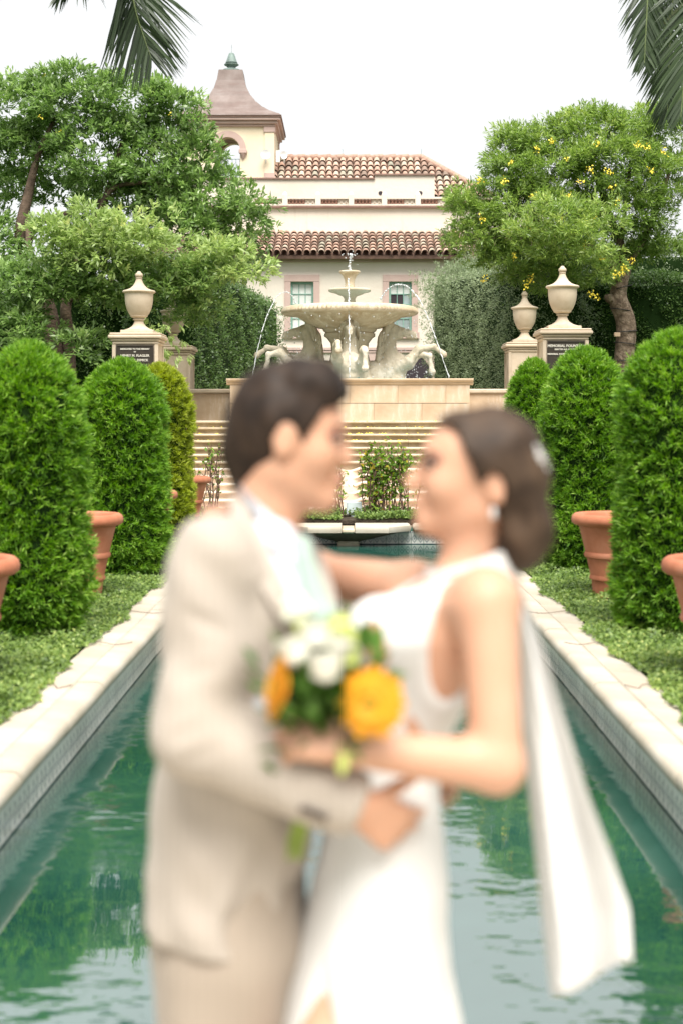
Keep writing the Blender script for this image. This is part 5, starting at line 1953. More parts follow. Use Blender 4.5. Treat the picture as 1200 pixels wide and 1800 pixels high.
hedge([(-3.75, 34.5), (-2.35, 49.5), (-4.0, 49.5), (-5.4, 34.5)], TERR_Z, [5.6, 5.5, 5.8, 5.8], 'tall clipped hedge running back from the left rear pedestal', M['hedge_leaf'], 71, 9000, .08, .05)
hedge([(4.05, 34.5), (2.85, 49.5), (4.6, 49.5), (5.8, 34.5)], TERR_Z, [5.5, 6.4, 6.8, 5.8], 'tall grey green hedge running back from the right rear pedestal', M['hedge_grey'], 72, 11000, .075, .03, bulge=.2, loose=.1)
hedge([(-10.5, 35.6), (-3.9, 35.6), (-3.9, 37.2), (-10.5, 37.2)], TERR_Z, [5.0, 5.0, 5.2, 5.2], 'dark clipped hedge under the large left tree', M['hedge_leaf'], 73, 8000, .085, .05)
hedge([(4.1, 35.6), (11.0, 35.6), (11.0, 37.2), (4.1, 37.2)], TERR_Z, [5.15, 5.15, 5.3, 5.3], 'dark clipped hedge behind the right pedestals and trunk', M['hedge_leaf'], 74, 9000, .085, .05)
hedge([(5.5, 39.2), (13.0, 39.2), (13.0, 40.6), (5.5, 40.6)], TERR_Z, [6.2, 6.4, 6.5, 6.3], 'pale loose topped hedge above the dark right hedge', M['hedge_grey'], 75, 6000, .09, .03, loose=.15)
# loose grey-green tree that billows over the right hedge
rng = np.random.default_rng(76)
gt = thing('willowy_tree', 'billowing grey green fine leaved tree over the right hedge', 'tree', (4.2, 47.0, TERR_Z))
GO = gt.location
crown('crown', [(800, 500, 62, 60, 46), (850, 480, 60, 55, 46.5), (765, 530, 38, 48, 45.5), (775, 600, 22, 50, 45.2), (820, 560, 50, 60, 44.8), (870, 540, 40, 60, 44.5), (755, 500, 28, 30, 46)],
      M['hedge_grey'], gt, GO, rng, per=300, m=9, L=.12, W=.022, spread=.7, droop=.1)
mb = MB()
limb(mb, [Vector((4.2, 47, TERR_Z - .1)), Vector((4.1, 47, 3.5)), Vector((3.8, 46.8, 5.5)), Vector((3.5, 46.5, 6.6))], .16, .05)
limb(mb, [Vector((4.1, 47, 3.5)), Vector((4.4, 46.6, 5.0)), Vector((4.6, 46.4, 6.4))], .10, .04)
mb.build('trunk', M['bark_dark'], gt, smooth=60, off=GO)


# --- palms: trunks stand just outside the frame, fronds hang into it
def frond(mb_, path, half, rng, nl=70, r0=.028, var=.5):
    """feather leaf along a path: returns leaflet arrays, adds the rachis to mb_"""
    path = smooth_path(path, 10)
    mb_.tube(path, lerp_list([r0, r0 * .6, r0 * .18], len(path)), 6)
    pts = np.array([tuple(p) for p in path])
    seg = np.linalg.norm(np.diff(pts, axis=0), axis=1)
    s = np.concatenate([[0], np.cumsum(seg)])
    B, D, L = [], [], []
    for i in range(nl):
        t = .12 + .88 * i / (nl - 1)
        p = np.array([np.interp(t * s[-1], s, pts[:, k]) for k in range(3)])
        p2 = np.array([np.interp(min(1, t + .02) * s[-1], s, pts[:, k]) for k in range(3)])
        p1 = np.array([np.interp(max(0, t - .02) * s[-1], s, pts[:, k]) for k in range(3)])
        tg = (p2 - p1) / np.linalg.norm(p2 - p1)
        up = np.array([0, 0, 1.0]) if abs(tg[2]) < .85 else np.array([0, -1.0, .2])
        sd = np.cross(tg, up)
        sd /= np.linalg.norm(sd)
        ln = half * (math.sin(math.pi * min(1, .18 + t * .80)) ** .6 + .12)
        for sg in (-1, 1):
            dd = sd * sg * (.95 - .35 * t) + tg * (.62 + .4 * t) + rng.normal(scale=.07, size=3)
            B.append(p)
            D.append(dd)
            L.append(ln * rng.uniform(.85, 1.1))
    return np.array(B), unit(np.array(D)), np.array(L)


def leaflets(name, B, D, L, mat, parent, off, rng, width=.034, sag=.22, var=None):
    """narrow leaflets in three bending pieces"""
    n = len(B)
    side = unit(np.cross(D, rng.normal(scale=.25, size=(n, 3)) + [0, -1.0, .1]))
    rows = [0, .35, .7, 1.0]
    wd = [.5, 1.0, .75, .05]
    V = np.empty((n, 8, 3), np.float32)
    for i, t in enumerate(rows):
        c = B + D * (L * t)[:, None]
        c[:, 2] -= sag * L * t * t
        V[:, 2 * i] = c + side * (width * wd[i] / 2)
        V[:, 2 * i + 1] = c - side * (width * wd[i] / 2)
    f = np.array([[0, 1, 3, 2], [2, 3, 5, 4], [4, 5, 7, 6]])
    F = (np.arange(n)[:, None, None] * 8 + f[None]).reshape(-1, 4)
    me = bpy.data.meshes.new(name)
    me.vertices.add(8 * n)
    me.vertices.foreach_set('co', (V - np.array(off, np.float32)).ravel())
    me.loops.add(F.size)
    me.loops.foreach_set('vertex_index', F.astype(np.int32).ravel())
    me.polygons.add(len(F))
    me.polygons.foreach_set('loop_start', np.arange(0, F.size, 4, dtype=np.int32))
    at = me.attributes.new('var', 'FLOAT', 'POINT')
    at.data.foreach_set('value', np.repeat(np.clip(var, 0, 1), 8).astype(np.float32))
    me.update(calc_edges=True)
    me.materials.append(mat)
    o = bpy.data.objects.new(name, me)
    COL.objects.link(o)
    o.parent = parent
    return o


def palm(name, label, base, top, fronds, seed):
    rng = np.random.default_rng(seed)
    p = thing(name, label, 'palm', base)
    off = Vector(base)
    path = smooth_path([Vector(base), Vector(base).lerp(Vector(top), .5) + Vector((.05, 0, 0)), Vector(top)], 14)
    MB().tube([a - Vector((0, 0, .0)) for a in path], [(.20 - .06 * i / len(path)) * (1 + .05 * (i % 2)) for i in range(len(path))], 14).build('trunk', M['palm_bark'], p, smooth=30, off=off)
    MB().lathe([(.12, -.8), (.18, -.5), (.16, 0), (.06, .5)], top, 12).build('crownshaft', plain('crownshaft', (.14, .20, .07), .5, var=.2), p, smooth=50, off=off)
    for (pts, half, nl, v0) in fronds:
        mb = MB()
        B, D, L = frond(mb, [Vector(top)] + [Vector(a) for a in pts], half, rng, nl)
        rc = mb.build('frond', M['shrub_rachis'], p, smooth=60, off=off)
        leaflets('leaflets', B, D, L, M['palm_leaf'], rc, off, rng, var=np.clip(rng.normal(loc=v0, scale=.18, size=len(B)), 0, 1))


M['shrub_rachis'] = plain('palm_rachis', (.16, .20, .08), .5, var=.2)
PD = 19.0
palm('palm_tree', 'palm left of the frame whose drooping frond hangs into the sky', (-5.35, PD, 0), (-5.1, PD, 9.2),
     [([P(120, -120, PD), P(212, -60, PD), P(243, 35, PD), P(266, 102, PD)], 1.08, 150, .36),
      ([P(60, -190, PD - .5), P(130, -170, PD - .8), P(150, -85, PD - 1), P(105, -8, PD - 1)], .66, 80, .3),
      ([P(-200, -200, PD + 1), P(-330, -80, PD + 1.5), P(-380, 60, PD + 2)], .6, 60, .4),
      ([P(-60, -330, PD + 1), P(-20, -330, PD + 2), P(40, -220, PD + 2.6)], .6, 60, .4),
      ([P(-150, -330, PD - 1), P(-190, -300, PD - 2), P(-230, -100, PD - 2.6)], .6, 60, .4)], 81)
palm('palm_tree', 'palm right of the frame whose ragged fronds hang into the corner', (5.75, PD, 0), (5.5, PD, 9.0),
     [([P(1240, -190, PD), P(1195, -100, PD), P(1178, 60, PD), P(1172, 205, PD)], .72, 120, .4),
      ([P(1230, -200, PD - .5), P(1150, -140, PD - .8), P(1140, -40, PD - 1), P(1132, 110, PD - 1)], .62, 100, .35),
      ([P(1290, -160, PD - .6), P(1235, -40, PD - 1), P(1208, 90, PD - 1), P(1196, 205, PD - 1)], .72, 110, .5),
      ([P(1450, -200, PD + 1), P(1560, -80, PD + 1.5), P(1610, 60, PD + 2)], .6, 60, .4),
      ([P(1330, -330, PD + 1), P(1280, -300, PD + 2), P(1240, -180, PD + 2.6)], .6, 60, .4)], 82)


# ================================================================== THE COUPLE
def fabric(name, col, rough=.85, weave=900, bump=.15, sheen=.2):
    m, nt, b = new_mat(name)
    n1 = noise(nt, 6, 4)
    r = ramp(nt, [(.3, tuple(c * .94 for c in col)), (.7, tuple(min(1, c * 1.04) for c in col))])
    nt.links.new(n1.outputs['Fac'], r.inputs['Fac'])
    nt.links.new(r.outputs[0], b.inputs['Base Color'])
    b.inputs['Roughness'].default_value = rough
    b.inputs['Sheen Weight'].default_value = sheen
    b.inputs['Specular IOR Level'].default_value = .2
    n2 = noise(nt, weave, 2)
    bp = nt.nodes.new('ShaderNodeBump')
    bp.inputs['Strength'].default_value = bump
    bp.inputs['Distance'].default_value = .002
    nt.links.new(n2.outputs['Fac'], bp.inputs['Height'])
    nt.links.new(bp.outputs[0], b.inputs['Normal'])
    return m


def pinstripe(m, gap=.016, dark=.90):
    nt = m.node_tree
    b = nt.nodes['Principled BSDF']
    src = b.inputs['Base Color'].links[0].from_socket
    tc = nt.nodes.new('ShaderNodeTexCoord')
    wv = nt.nodes.new('ShaderNodeTexWave')
    wv.inputs['Scale'].default_value = 1 / gap / 3.2
    wv.inputs['Distortion'].default_value = .6
    nt.links.new(tc.outputs['Object'], wv.inputs['Vector'])
    r = ramp(nt, [(.72, (1, 1, 1)), (.95, (dark, dark, dark))])
    nt.links.new(wv.outputs['Fac'], r.inputs['Fac'])
    mx = nt.nodes.new('ShaderNodeMix')
    mx.data_type = 'RGBA'
    mx.blend_type = 'MULTIPLY'
    mx.inputs[0].default_value = 1
    nt.links.new(src, mx.inputs[6])
    nt.links.new(r.outputs[0], mx.inputs[7])
    nt.links.new(mx.outputs[2], b.inputs['Base Color'])


def skinmat(name, col):
    m, nt, b = new_mat(name)
    n1 = noise(nt, 9, 4)
    r = ramp(nt, [(.3, tuple(c * f for c, f in zip(col, (.97, .90, .86)))), (.7, col)])
    nt.links.new(n1.outputs['Fac'], r.inputs['Fac'])
    nt.links.new(r.outputs[0], b.inputs['Base Color'])
    b.inputs['Roughness'].default_value = .5
    b.inputs['Subsurface Weight'].default_value = .12
    b.inputs['Subsurface Radius'].default_value = (.012, .005, .003)
    b.inputs['Specular IOR Level'].default_value = .35
    return m


def hairmat(name, c0, c1):
    m, nt, b = new_mat(name)
    n1 = noise(nt, 60, 3, mapping=(.35, 1, .35))
    r = ramp(nt, [(.35, c0), (.7, c1)])
    nt.links.new(n1.outputs['Fac'], r.inputs['Fac'])
    nt.links.new(r.outputs[0], b.inputs['Base Color'])
    b.inputs['Roughness'].default_value = .6
    b.inputs['Specular IOR Level'].default_value = .25
    bp = nt.nodes.new('ShaderNodeBump')
    bp.inputs['Strength'].default_value = .4
    bp.inputs['Distance'].default_value = .004
    nt.links.new(n1.outputs['Fac'], bp.inputs['Height'])
    nt.links.new(bp.outputs[0], b.inputs['Normal'])
    return m


M['skin_g'] = skinmat('skin_groom', (.60, .35, .235))
M['skin_b'] = skinmat('skin_bride', (.59, .345, .235))
M['lips'] = plain('lips', (.50, .20, .17), .45)
M['eye_white'] = plain('eye_white', (.70, .68, .65), .2)
M['iris'] = plain('iris', (.05, .03, .02), .2)
M['hair_g'] = hairmat('hair_dark', (.014, .008, .005), (.042, .025, .016))
M['hair_b'] = hairmat('hair_brown', (.026, .015, .009), (.085, .053, .033))
M['linen'] = fabric('linen_suit', (.42, .365, .31), sheen=.15)
M['linen_t'] = fabric('linen_trousers', (.35, .29, .232), sheen=.15)
pinstripe(M['linen'])
pinstripe(M['linen_t'])
M['shirt'] = fabric('white_shirt', (.58, .60, .65), sheen=.1)
M['tie'] = fabric('mint_tie', (.33, .43, .37), .6)
M['dress'] = fabric('white_dress', (.68, .67, .645), .7, sheen=.1)
M['veil'] = fabric('white_veil', (.70, .695, .68), .75)
M['leather'] = plain('brown_leather', (.10, .05, .025), .4)
M['dark_button'] = plain('dark_button', (.05, .035, .025), .4)


def levels(rows, D, cy=None):
    """rows: (y px, x back px, x front px, centre depth, half width in depth) -> loft levels in metres"""
    out = []
    for (yp, xa, xb, cyy, ry) in rows:
        a, b_ = P(xa, yp, D), P(xb, yp, D)
        out.append((a.z, (a.x + b_.x) / 2, cyy, abs(b_.x - a.x) / 2, ry))
    return out


def hand(f, wrist, d, n, thumb, curl=(.5, .5, .5, .5), s=1.0, spread=.06, tcurl=.3):
    """palm and five jointed fingers; d along the hand, n out of the palm, thumb = +1/-1 side"""
    d, n = Vector(d).normalized(), Vector(n)
    n = (n - d * n.dot(d)).normalized()
    w = d.cross(n) * thumb
    wr = Vector(wrist)
    for o in (-.022, 0, .022):
        f.cap(wr + w * o * .6 * s, wr + d * .078 * s + w * o * 1.25 * s, .0155 * s, .0145 * s, .014)
    for i, (ln, off) in enumerate(((.072, .030), (.080, .010), (.074, -.010), (.058, -.029))):
        p = wr + d * (.082 - .004 * abs(i - 1)) * s + w * off * s
        dirv = (d + w * spread * (1.5 - i)).normalized()
        ang = 0
        for k, (fr, rr) in enumerate(((.46, .0095), (.30, .0085), (.24, .0075))):
            ang += curl[i] * (1.0 if k == 0 else .8)
            v = dirv * math.cos(ang) + n * math.sin(ang)
            e = p + v * ln * fr * s
            f.cap(p, e, rr * s, (rr - .0007) * s, .004)
            p = e
    p = wr + d * .022 * s + w * .026 * s
    v = (d * .62 + w * .65 + n * .25).normalized()
    for fr, rr in ((.040, .0125), (.032, .0105), (.026, .009)):
        e = p + v * fr * s
        f.cap(p, e, rr * s, (rr - .001) * s, .008)
        p = e
        v = (v + d * .25 + n * tcurl).normalized()


def small_ell(name, c, r, mat, parent, off, rot=(0, 0, 0), n=12):
    """small rounded piece (eye, brow, lip, bead)"""
    V, F = [], []
    m_ = 8
    mt = Euler(rot).to_matrix()
    for i in range(m_ + 1):
        a = math.pi * i / m_
        for k in range(n):
            b_ = 2 * math.pi * k / n
            q = mt @ Vector((r[0] * math.sin(a) * math.cos(b_), r[1] * math.sin(a) * math.sin(b_), r[2] * math.cos(a)))
            V.append(Vector(c) + q)
    for i in range(m_):
        for k in range(n):
            F.append((i * n + k, i * n + (k + 1) % n, (i + 1) * n + (k + 1) % n, (i + 1) * n + k))
    mb = MB()
    mb.add(V, F)
    return mb.build(name, mat, parent, smooth=80, off=off)


# ------------------------------------------------------------------ groom (left, facing right)
GD = 2.42
gp = thing('person', 'dark haired person in a cream linen suit on the left, facing right', 'person', (P(420, 0, GD).x, GD, 0), 'couple embracing in front of the pool')
GO_ = gp.location
X = lambda x, y, d=GD: P(x, y, d)
f = Field((-.42, 1.90, -.02), (.20, 2.82, 1.82), .0062)


def g_head(f, grow=0.0):
    f.ell(X(500, 742), (.088 + grow, .074 + grow, .092 + grow), .02)
    f.ell(X(537, 722), (.056 + grow, .060 + grow, .060 + grow), .03)


g_head(f)
f.ell(X(541, 797), (.052, .057, .086), .03)
for s in (-1, 1):
    f.cap(X(495, 830, GD + s * .045), X(560, 874, GD + s * .018), .020, .018, .03)       # jaw
    f.ell(X(556, 800, GD + s * .036), (.030, .028, .030), .03)                           # cheekbones
    f.ell(X(592, 765, GD + s * .030), (.016, .018, .013), .012, minus=True)              # eye sockets
    f.ell(X(500, 772, GD + s * .078), (.020, .009, .034), .010, rot=(0, .15, 0))         # ears
    f.ell(X(504, 770, GD + s * .089), (.010, .006, .022), .006, minus=True)
f.cap(X(594, 752, GD - .03), X(594, 752, GD + .03), .012, .012, .02)                    # brow
f.cap(X(597, 768), X(609, 803), .008, .0125, .014)                                      # nose
f.ell(X(605, 808), (.012, .016, .009), .010)
f.ell(X(590, 838), (.013, .022, .009), .012)                                            # lips
f.ell(X(588, 850), (.012, .020, .008), .010)
f.cap(X(575, 881, GD - .010), X(575, 881, GD + .010), .016, .016, .022)                 # chin
f.cap(X(480, 835), X(452, 985), .056, .066, .03)                                       # neck
# trunk
f.loft(levels([(980, 385, 520, GD, .12), (1010, 320, 535, GD, .18), (1100, 312, 555, GD, .185), (1250, 320, 535, GD, .165), (1400, 305, 520, GD, .16),
               (1520, 290, 510, GD, .17), (1620, 295, 505, GD, .165)], GD), .05)
# near (right) arm round the partner's waist
f.cap(X(372, 995, 2.225), X(348, 1300, 2.185), .054, .043, .04)
f.cap(X(348, 1300, 2.185), X(625, 1418, 2.155), .042, .028, .02)
hand(f, X(628, 1418, 2.150), (.66, .42, -.48), (-.25, .9, .15), 1, (.38, .42, .46, .5), 1.0)
# far (left) arm, round the partner's back
f.cap(X(430, 995, 2.63), X(520, 1240, 2.70), .054, .043, .04)
f.cap(X(520, 1240, 2.70), X(700, 1350, 2.62), .042, .028, .02)
hand(f, X(703, 1352, 2.618), (.8, -.45, -.1), (-.3, -.95, 0), -1, (.4, .4, .4, .4))
# legs
for s, xk in ((-1, 392), (1, 418)):
    f.cap(X(400, 1600, GD + s * .09), X(xk, 2040, GD + s * .10), .088, .058, .04)
    f.cap(X(xk, 2040, GD + s * .10), X(xk - 8, 2430, GD + s * .10), .055, .038, .03)
    f.cap(X(xk - 20, 2468, GD + s * .10), X(xk + 130, 2480, GD + s * .12), .034, .022, .03)
body = f.mesh('body', M['skin_g'], gp, GO_)
# face pieces
for s in (-1, 1):
    e = small_ell('eye', X(590, 768, GD + s * .030), (.011, .012, .010), M['eye_white'], gp, GO_)
    small_ell('iris', X(598, 768, GD + s * .031), (.006, .009, .009), M['iris'], e, GO_)
    small_ell('eyebrow', X(597, 748, GD + s * .032), (.008, .022, .0045), M['hair_g'], gp, GO_, rot=(0, 0, s * .3))
small_ell('eye_shade', X(586, 764, GD - .052), (.012, .008, .007), plain('eye_shade', (.22, .10, .07), .6), gp, GO_)  # dark spot: shading of the near eye socket put into colour
small_ell('lips', X(594, 844), (.011, .021, .008), M['lips'], gp, GO_)
small_ell('beard', X(574, 887), (.021, .024, .014), M['hair_g'], gp, GO_)
# hair: cap of the skull, cleared from face and ears
f = Field((-.24, 2.28, 1.48), (.04, 2.56, 1.82), .0042)
g_head(f, .009)
f.ell(X(474, 738), (.066, .078, .086), .02)
f.ell(X(560, 678), (.050, .062, .030), .03, rot=(0, .25, 0))          # quiff
f.ell(X(530, 668), (.060, .064, .028), .03)
f.cap(X(440, 800), X(447, 842), .052, .042, .03)                      # nape
f.ell(X(593, 812), (.070, .12, .103), .006, minus=True)               # face
f.cap(X(540, 850, GD - .12), X(540, 850, GD + .12), .058, .058, .006, minus=True)
for s in (-1, 1):
    f.ell(X(505, 790, GD + s * .085), (.026, .035, .046), .006, minus=True)
f.cap(X(470, 905, GD - .2), X(470, 905, GD + .2), .050, .050, .006, minus=True)
f.ripple(.0030, (60, 60, 26))
f.mesh('hair', M['hair_g'], gp, GO_)
# jacket
f = Field((-.44, 1.92, .74), (.12, 2.80, 1.62), .0062)
f.loft(levels([(925, 405, 500, GD + .01, .10), (948, 358, 528, GD + .01, .165), (985, 314, 556, GD, .212), (1050, 292, 580, GD, .225), (1130, 288, 592, GD, .222), (1260, 290, 575, GD, .205),
               (1400, 272, 560, GD, .200), (1500, 260, 545, GD, .210), (1570, 262, 520, GD, .215), (1640, 266, 492, GD, .215)], GD), .03, power=2.3)
f.cap(X(376, 990, 2.235), X(346, 1290, 2.175), .075, .064, .035)
f.cap(X(346, 1290, 2.175), X(612, 1412, 2.158), .063, .047, .03)
f.cap(X(430, 990, 2.62), X(520, 1240, 2.70), .073, .062, .035)
f.cap(X(520, 1240, 2.70), X(690, 1345, 2.625), .060, .046, .03)
f.cap(X(478, 880), X(452, 985), .068, .080, .01, minus=True)                        # neck hole
f.cap(X(505, 925, 2.30), X(578, 1205, 2.215), .088, .012, .008, minus=True)         # V opening over the shirt
f.cap(X(572, 1215, 2.20), X(480, 1640, 2.18), .006, .085, .01, minus=True)          # front quarters cut away
f.ripple(.0048, (15, 13, 17), 2.0)
f.ripple(.0030, (34, 20, 30), 5.0)
for (x0_, y0_, x1_, y1_, dd_) in ((285, 1255, 400, 1215, 2.105), (300, 1300, 420, 1250, 2.10), (330, 1345, 440, 1290, 2.10), (300, 1190, 395, 1170, 2.125), (420, 1380, 500, 1300, 2.095), (330, 1080, 400, 1110, 2.145)):
    f.cap(X(x0_, y0_, dd_), X(x1_, y1_, dd_), .006, .004, .016, minus=True)
f.plane(X(632, 1424, 2.155), (.92, 0, -.40))                                        # cuff
f.plane(X(360, 1604, GD), (-.12, 0, -1))                                            # hem
jk = f.mesh('jacket', M['linen'], gp, GO_)
# lapel and collar roll along the opening
mb = MB()
for s, pts in ((-1, [X(432, 868, 2.42), X(440, 900, 2.345), X(470, 960, 2.255), X(505, 1040, 2.215), X(540, 1120, 2.205), X(566, 1200, 2.203)]),
               (1, [X(440, 868, 2.44), X(480, 905, 2.50), X(545, 965, 2.46), X(580, 1050, 2.40), X(590, 1130, 2.34), X(580, 1205, 2.25)])):
    pth = smooth_path(pts, 5)
    V, F = [], []
    L = len(pth)
    wd = lerp_list([.022, .034, .042, .040, .03, .006], L)
    for i, p in enumerate(pth):
        out = Vector((-.9, -.25 * (1 if s < 0 else -1), .12)).normalized() if s < 0 else Vector((.05, .6, .1)).normalized()
        nrm = Vector((.1, -1, .1)) if s < 0 else Vector((.9, -.2, 0))
        nrm.normalize()
        for q, h_ in ((0, .004), (1, .006), (1, -.008), (0, -.010)):
            V.append(p + out * wd[i] * q + nrm * h_)
    for i in range(L - 1):
        for k in range(4):
            F.append((i * 4 + k, i * 4 + (k + 1) % 4, (i + 1) * 4 + (k + 1) % 4, (i + 1) * 4 + k))
    F += [(3, 2, 1, 0), tuple((L - 1) * 4 + k for k in range(4))]
    mb = MB()
    mb.add(V, F)
    mb.build('lapel', M['linen'], jk, smooth=50, off=GO_)
for i in range(4):
    small_ell('cuff_button', X(534 + i * 12, 1424 + i * 5, 2.108), (.0062, .004, .0062), M['dark_button'], jk, GO_)
# shirt, collar, tie
f = Field((-.34, 2.12, 1.1), (.06, 2.72, 1.62), .0062)
f.loft(levels([(905, 430, 520, GD, .07), (930, 400, 528, GD, .12), (975, 340, 548, GD - .005, .17), (1060, 320, 575, GD - .012, .20), (1200, 320, 580, GD - .01, .20), (1260, 320, 572, GD, .19)], GD), .03)
f.cap(X(480, 890), X(455, 985), .060, .072, .01, minus=True)
sh = f.mesh('shirt', M['shirt'], gp, GO_)
mb = MB()
cc, nn = X(470, 908), 28
V, F = [], []
ex = (X(524, 952) - X(428, 868)) / 2
ey_ = Vector((0, .072, 0))
for i in range(nn):
    a = 2 * math.pi * i / nn
    c_ = (X(524, 952) + X(428, 868)) / 2 + ex * math.cos(a) + ey_ * math.sin(a)
    o_ = (ex.normalized() * math.cos(a) + Vector((0, 1, 0)) * math.sin(a))
    for q, h_ in ((.004, .022), (-.004, .020), (.006, -.020), (.014, -.018)):
        V.append(c_ + o_ * q + Vector((-.30, 0, .95)) * h_)
for i in range(nn):
    for k in range(4):
        j = (i + 1) % nn
        F.append((i * 4 + k, i * 4 + (k + 1) % 4, j * 4 + (k + 1) % 4, j * 4 + k))
mb.add(V, F)
mb.build('collar', M['shirt'], sh, smooth=60, off=GO_)
# collar point on the near side
mb = MB()
a, b_, c_, d_ = X(466, 905, 2.345), X(520, 950, 2.335), X(520, 1000, 2.290), X(478, 955, 2.275)
mb.add([a, b_, c_, d_] + [p + Vector((0, -.008, 0)) for p in (a, b_, c_, d_)], [(0, 1, 2, 3), (7, 6, 5, 4), (0, 4, 5, 1), (1, 5, 6, 2), (2, 6, 7, 3), (3, 7, 4, 0)])
mb.build('collar_point', M['shirt'], sh, off=GO_)
f = Field((-.12, 2.14, 1.18), (.06, 2.46, 1.54), .005)
f.cap(X(530, 962, 2.325), X(533, 985, 2.315), .020, .015, .01)
f.cap(X(535, 985, 2.312), X(560, 1090, 2.285), .016, .031, .01, sq=(1, 1, 1))
f.cap(X(560, 1090, 2.285), X(572, 1215, 2.285), .031, .034, .01)
f.mesh('tie', M['tie'], gp, GO_)
# buttonhole flower
bt = small_ell('boutonniere', X(522, 1072, 2.178), (.016, .012, .016), plain('cream_bloom', (.74, .74, .60), .7), gp, GO_)
for k in range(5):
    a = 2 * math.pi * k / 5
    p_ = X(522, 1072, 2.176)
    small_ell('petal', (p_.x + .015 * math.cos(a), p_.y, p_.z + .015 * math.sin(a)), (.011, .008, .011), bt.data.materials[0], bt, GO_)
MB().tube([X(520, 1085, 2.178), X(522, 1110, 2.182), X(520, 1128, 2.19)], [.006, .004, .003], 6).build('stem', plain('stem_green', (.24, .36, .08), .6), bt, off=GO_)
# trousers, shoes
f = Field((-.42, 2.10, .04), (.10, 2.76, 1.0), .0075)
f.loft(levels([(1480, 285, 530, GD, .185), (1560, 276, 530, GD, .19), (1640, 272, 535, GD, .19), (1720, 282, 520, GD, .19), (1800, 300, 505, GD, .185)], GD), .03)
for s, xk in ((-1, 392), (1, 425)):
    f.cap(X(398, 1690, GD + s * .095), X(xk, 2040, GD + s * .10), .108, .084, .06)
    f.cap(X(xk, 2040, GD + s * .10), X(xk - 4, 2420, GD + s * .10), .083, .072, .03)
f.ripple(.0065, (16, 16, 8), 1.0)
f.mesh('trousers', M['linen_t'], gp, GO_)
for s, xk in ((-1, 392), (1, 425)):
    f = Field((X(xk - 60, 0).x, GD + s * .10 - .09, -.01), (X(xk + 210, 0).x, GD + s * .10 + .09, .14), .006)
    f.cap(X(xk - 18, 2445, GD + s * .10), X(xk + 30, 2462, GD + s * .10), .045, .046, .02)
    f.cap(X(xk + 30, 2462, GD + s * .10), X(xk + 150, 2476, GD + s * .115), .046, .034, .02)
    f.plane((0, 0, .001), (0, 0, -1))
    f.mesh('shoe', M['leather'], gp, GO_)

# ------------------------------------------------------------------ bride (right, facing left)
BD = 2.38
bp_ = thing('person', 'brown haired person in a white sleeveless dress and trailing veil on the right, facing left', 'person', (P(700, 0, BD).x, BD, 0), 'couple embracing in front of the pool')
BO_ = bp_.location
f = Field((-.26, 1.92, -.02), (.36, 2.82, 1.76), .0060)


def b_head(f, grow=0.0):
    f.ell(X(850, 818, BD), (.080 + grow, .070 + grow, .086 + grow), .02)
    f.ell(X(802, 800, BD), (.050 + grow, .056 + grow, .056 + grow), .03)


b_head(f)
f.ell(X(800, 855, BD), (.050, .053, .080), .03, rot=(0, -.12, 0))
for s in (-1, 1):
    f.cap(X(842, 898, BD + s * .040), X(758, 916, BD + s * .012), .018, .017, .03)
    f.ell(X(778, 858, BD + s * .034), (.028, .026, .026), .03)
    f.ell(X(752, 812, BD + s * .028), (.015, .017, .012), .012, minus=True)
    f.ell(X(870, 858, BD + s * .071), (.017, .008, .029), .010, rot=(0, -.2, 0))
    f.ell(X(868, 856, BD + s * .081), (.008, .006, .018), .006, minus=True)
f.cap(X(752, 798, BD - .026), X(752, 798, BD + .026), .010, .010, .018)
f.cap(X(748, 815, BD), X(720, 846, BD), .0070, .0105, .014)
f.ell(X(726, 853, BD), (.011, .014, .008), .010)
f.ell(X(737, 878, BD), (.012, .020, .008), .010)
f.ell(X(739, 890, BD), (.011, .018, .008), .010)
f.cap(X(748, 917, BD - .009), X(748, 917, BD + .009), .0165, .0165, .02)
f.cap(X(840, 890, BD), X(818, 1015, BD), .044, .050, .03)
TR = [(1000, 870, 768, BD, .085), (1040, 884, 705, BD, .150), (1110, 872, 640, BD, .150), (1200, 830, 648, BD, .132), (1290, 786, 634, BD, .112),
      (1350, 770, 606, BD, .124), (1450, 778, 574, BD, .158), (1540, 778, 556, BD, .170)]
f.loft(levels(TR, BD), .03, grow=-.006)
f.ell(X(672, 1120, BD - .065), (.060, .060, .062), .04)
f.ell(X(672, 1120, BD + .065), (.060, .060, .062), .04)
# near (left) arm holding the bouquet
f.ell(X(852, 1052, 2.245), (.052, .050, .050), .04)
f.cap(X(856, 1062, 2.215), X(873, 1347, 2.165), .0475, .039, .035)
f.cap(X(873, 1347, 2.165), X(610, 1316, 2.125), .0405, .0255, .02)
hand(f, X(612, 1316, 2.122), (-.93, -.10, .28), (.05, .75, -.65), -1, (.75, .8, .85, .9), .93)
# far (right) arm round the partner's neck
f.ell(X(730, 1040, 2.52), (.05, .05, .05), .04)
f.cap(X(722, 1036, 2.535), X(560, 1012, 2.655), .046, .040, .035)
f.cap(X(560, 1012, 2.655), X(436, 900, 2.545), .040, .026, .02)
hand(f, X(436, 900, 2.542), (-.62, -.78, .05), (-.1, -.35, -.95), 1, (.25, .28, .3, .35), .95)
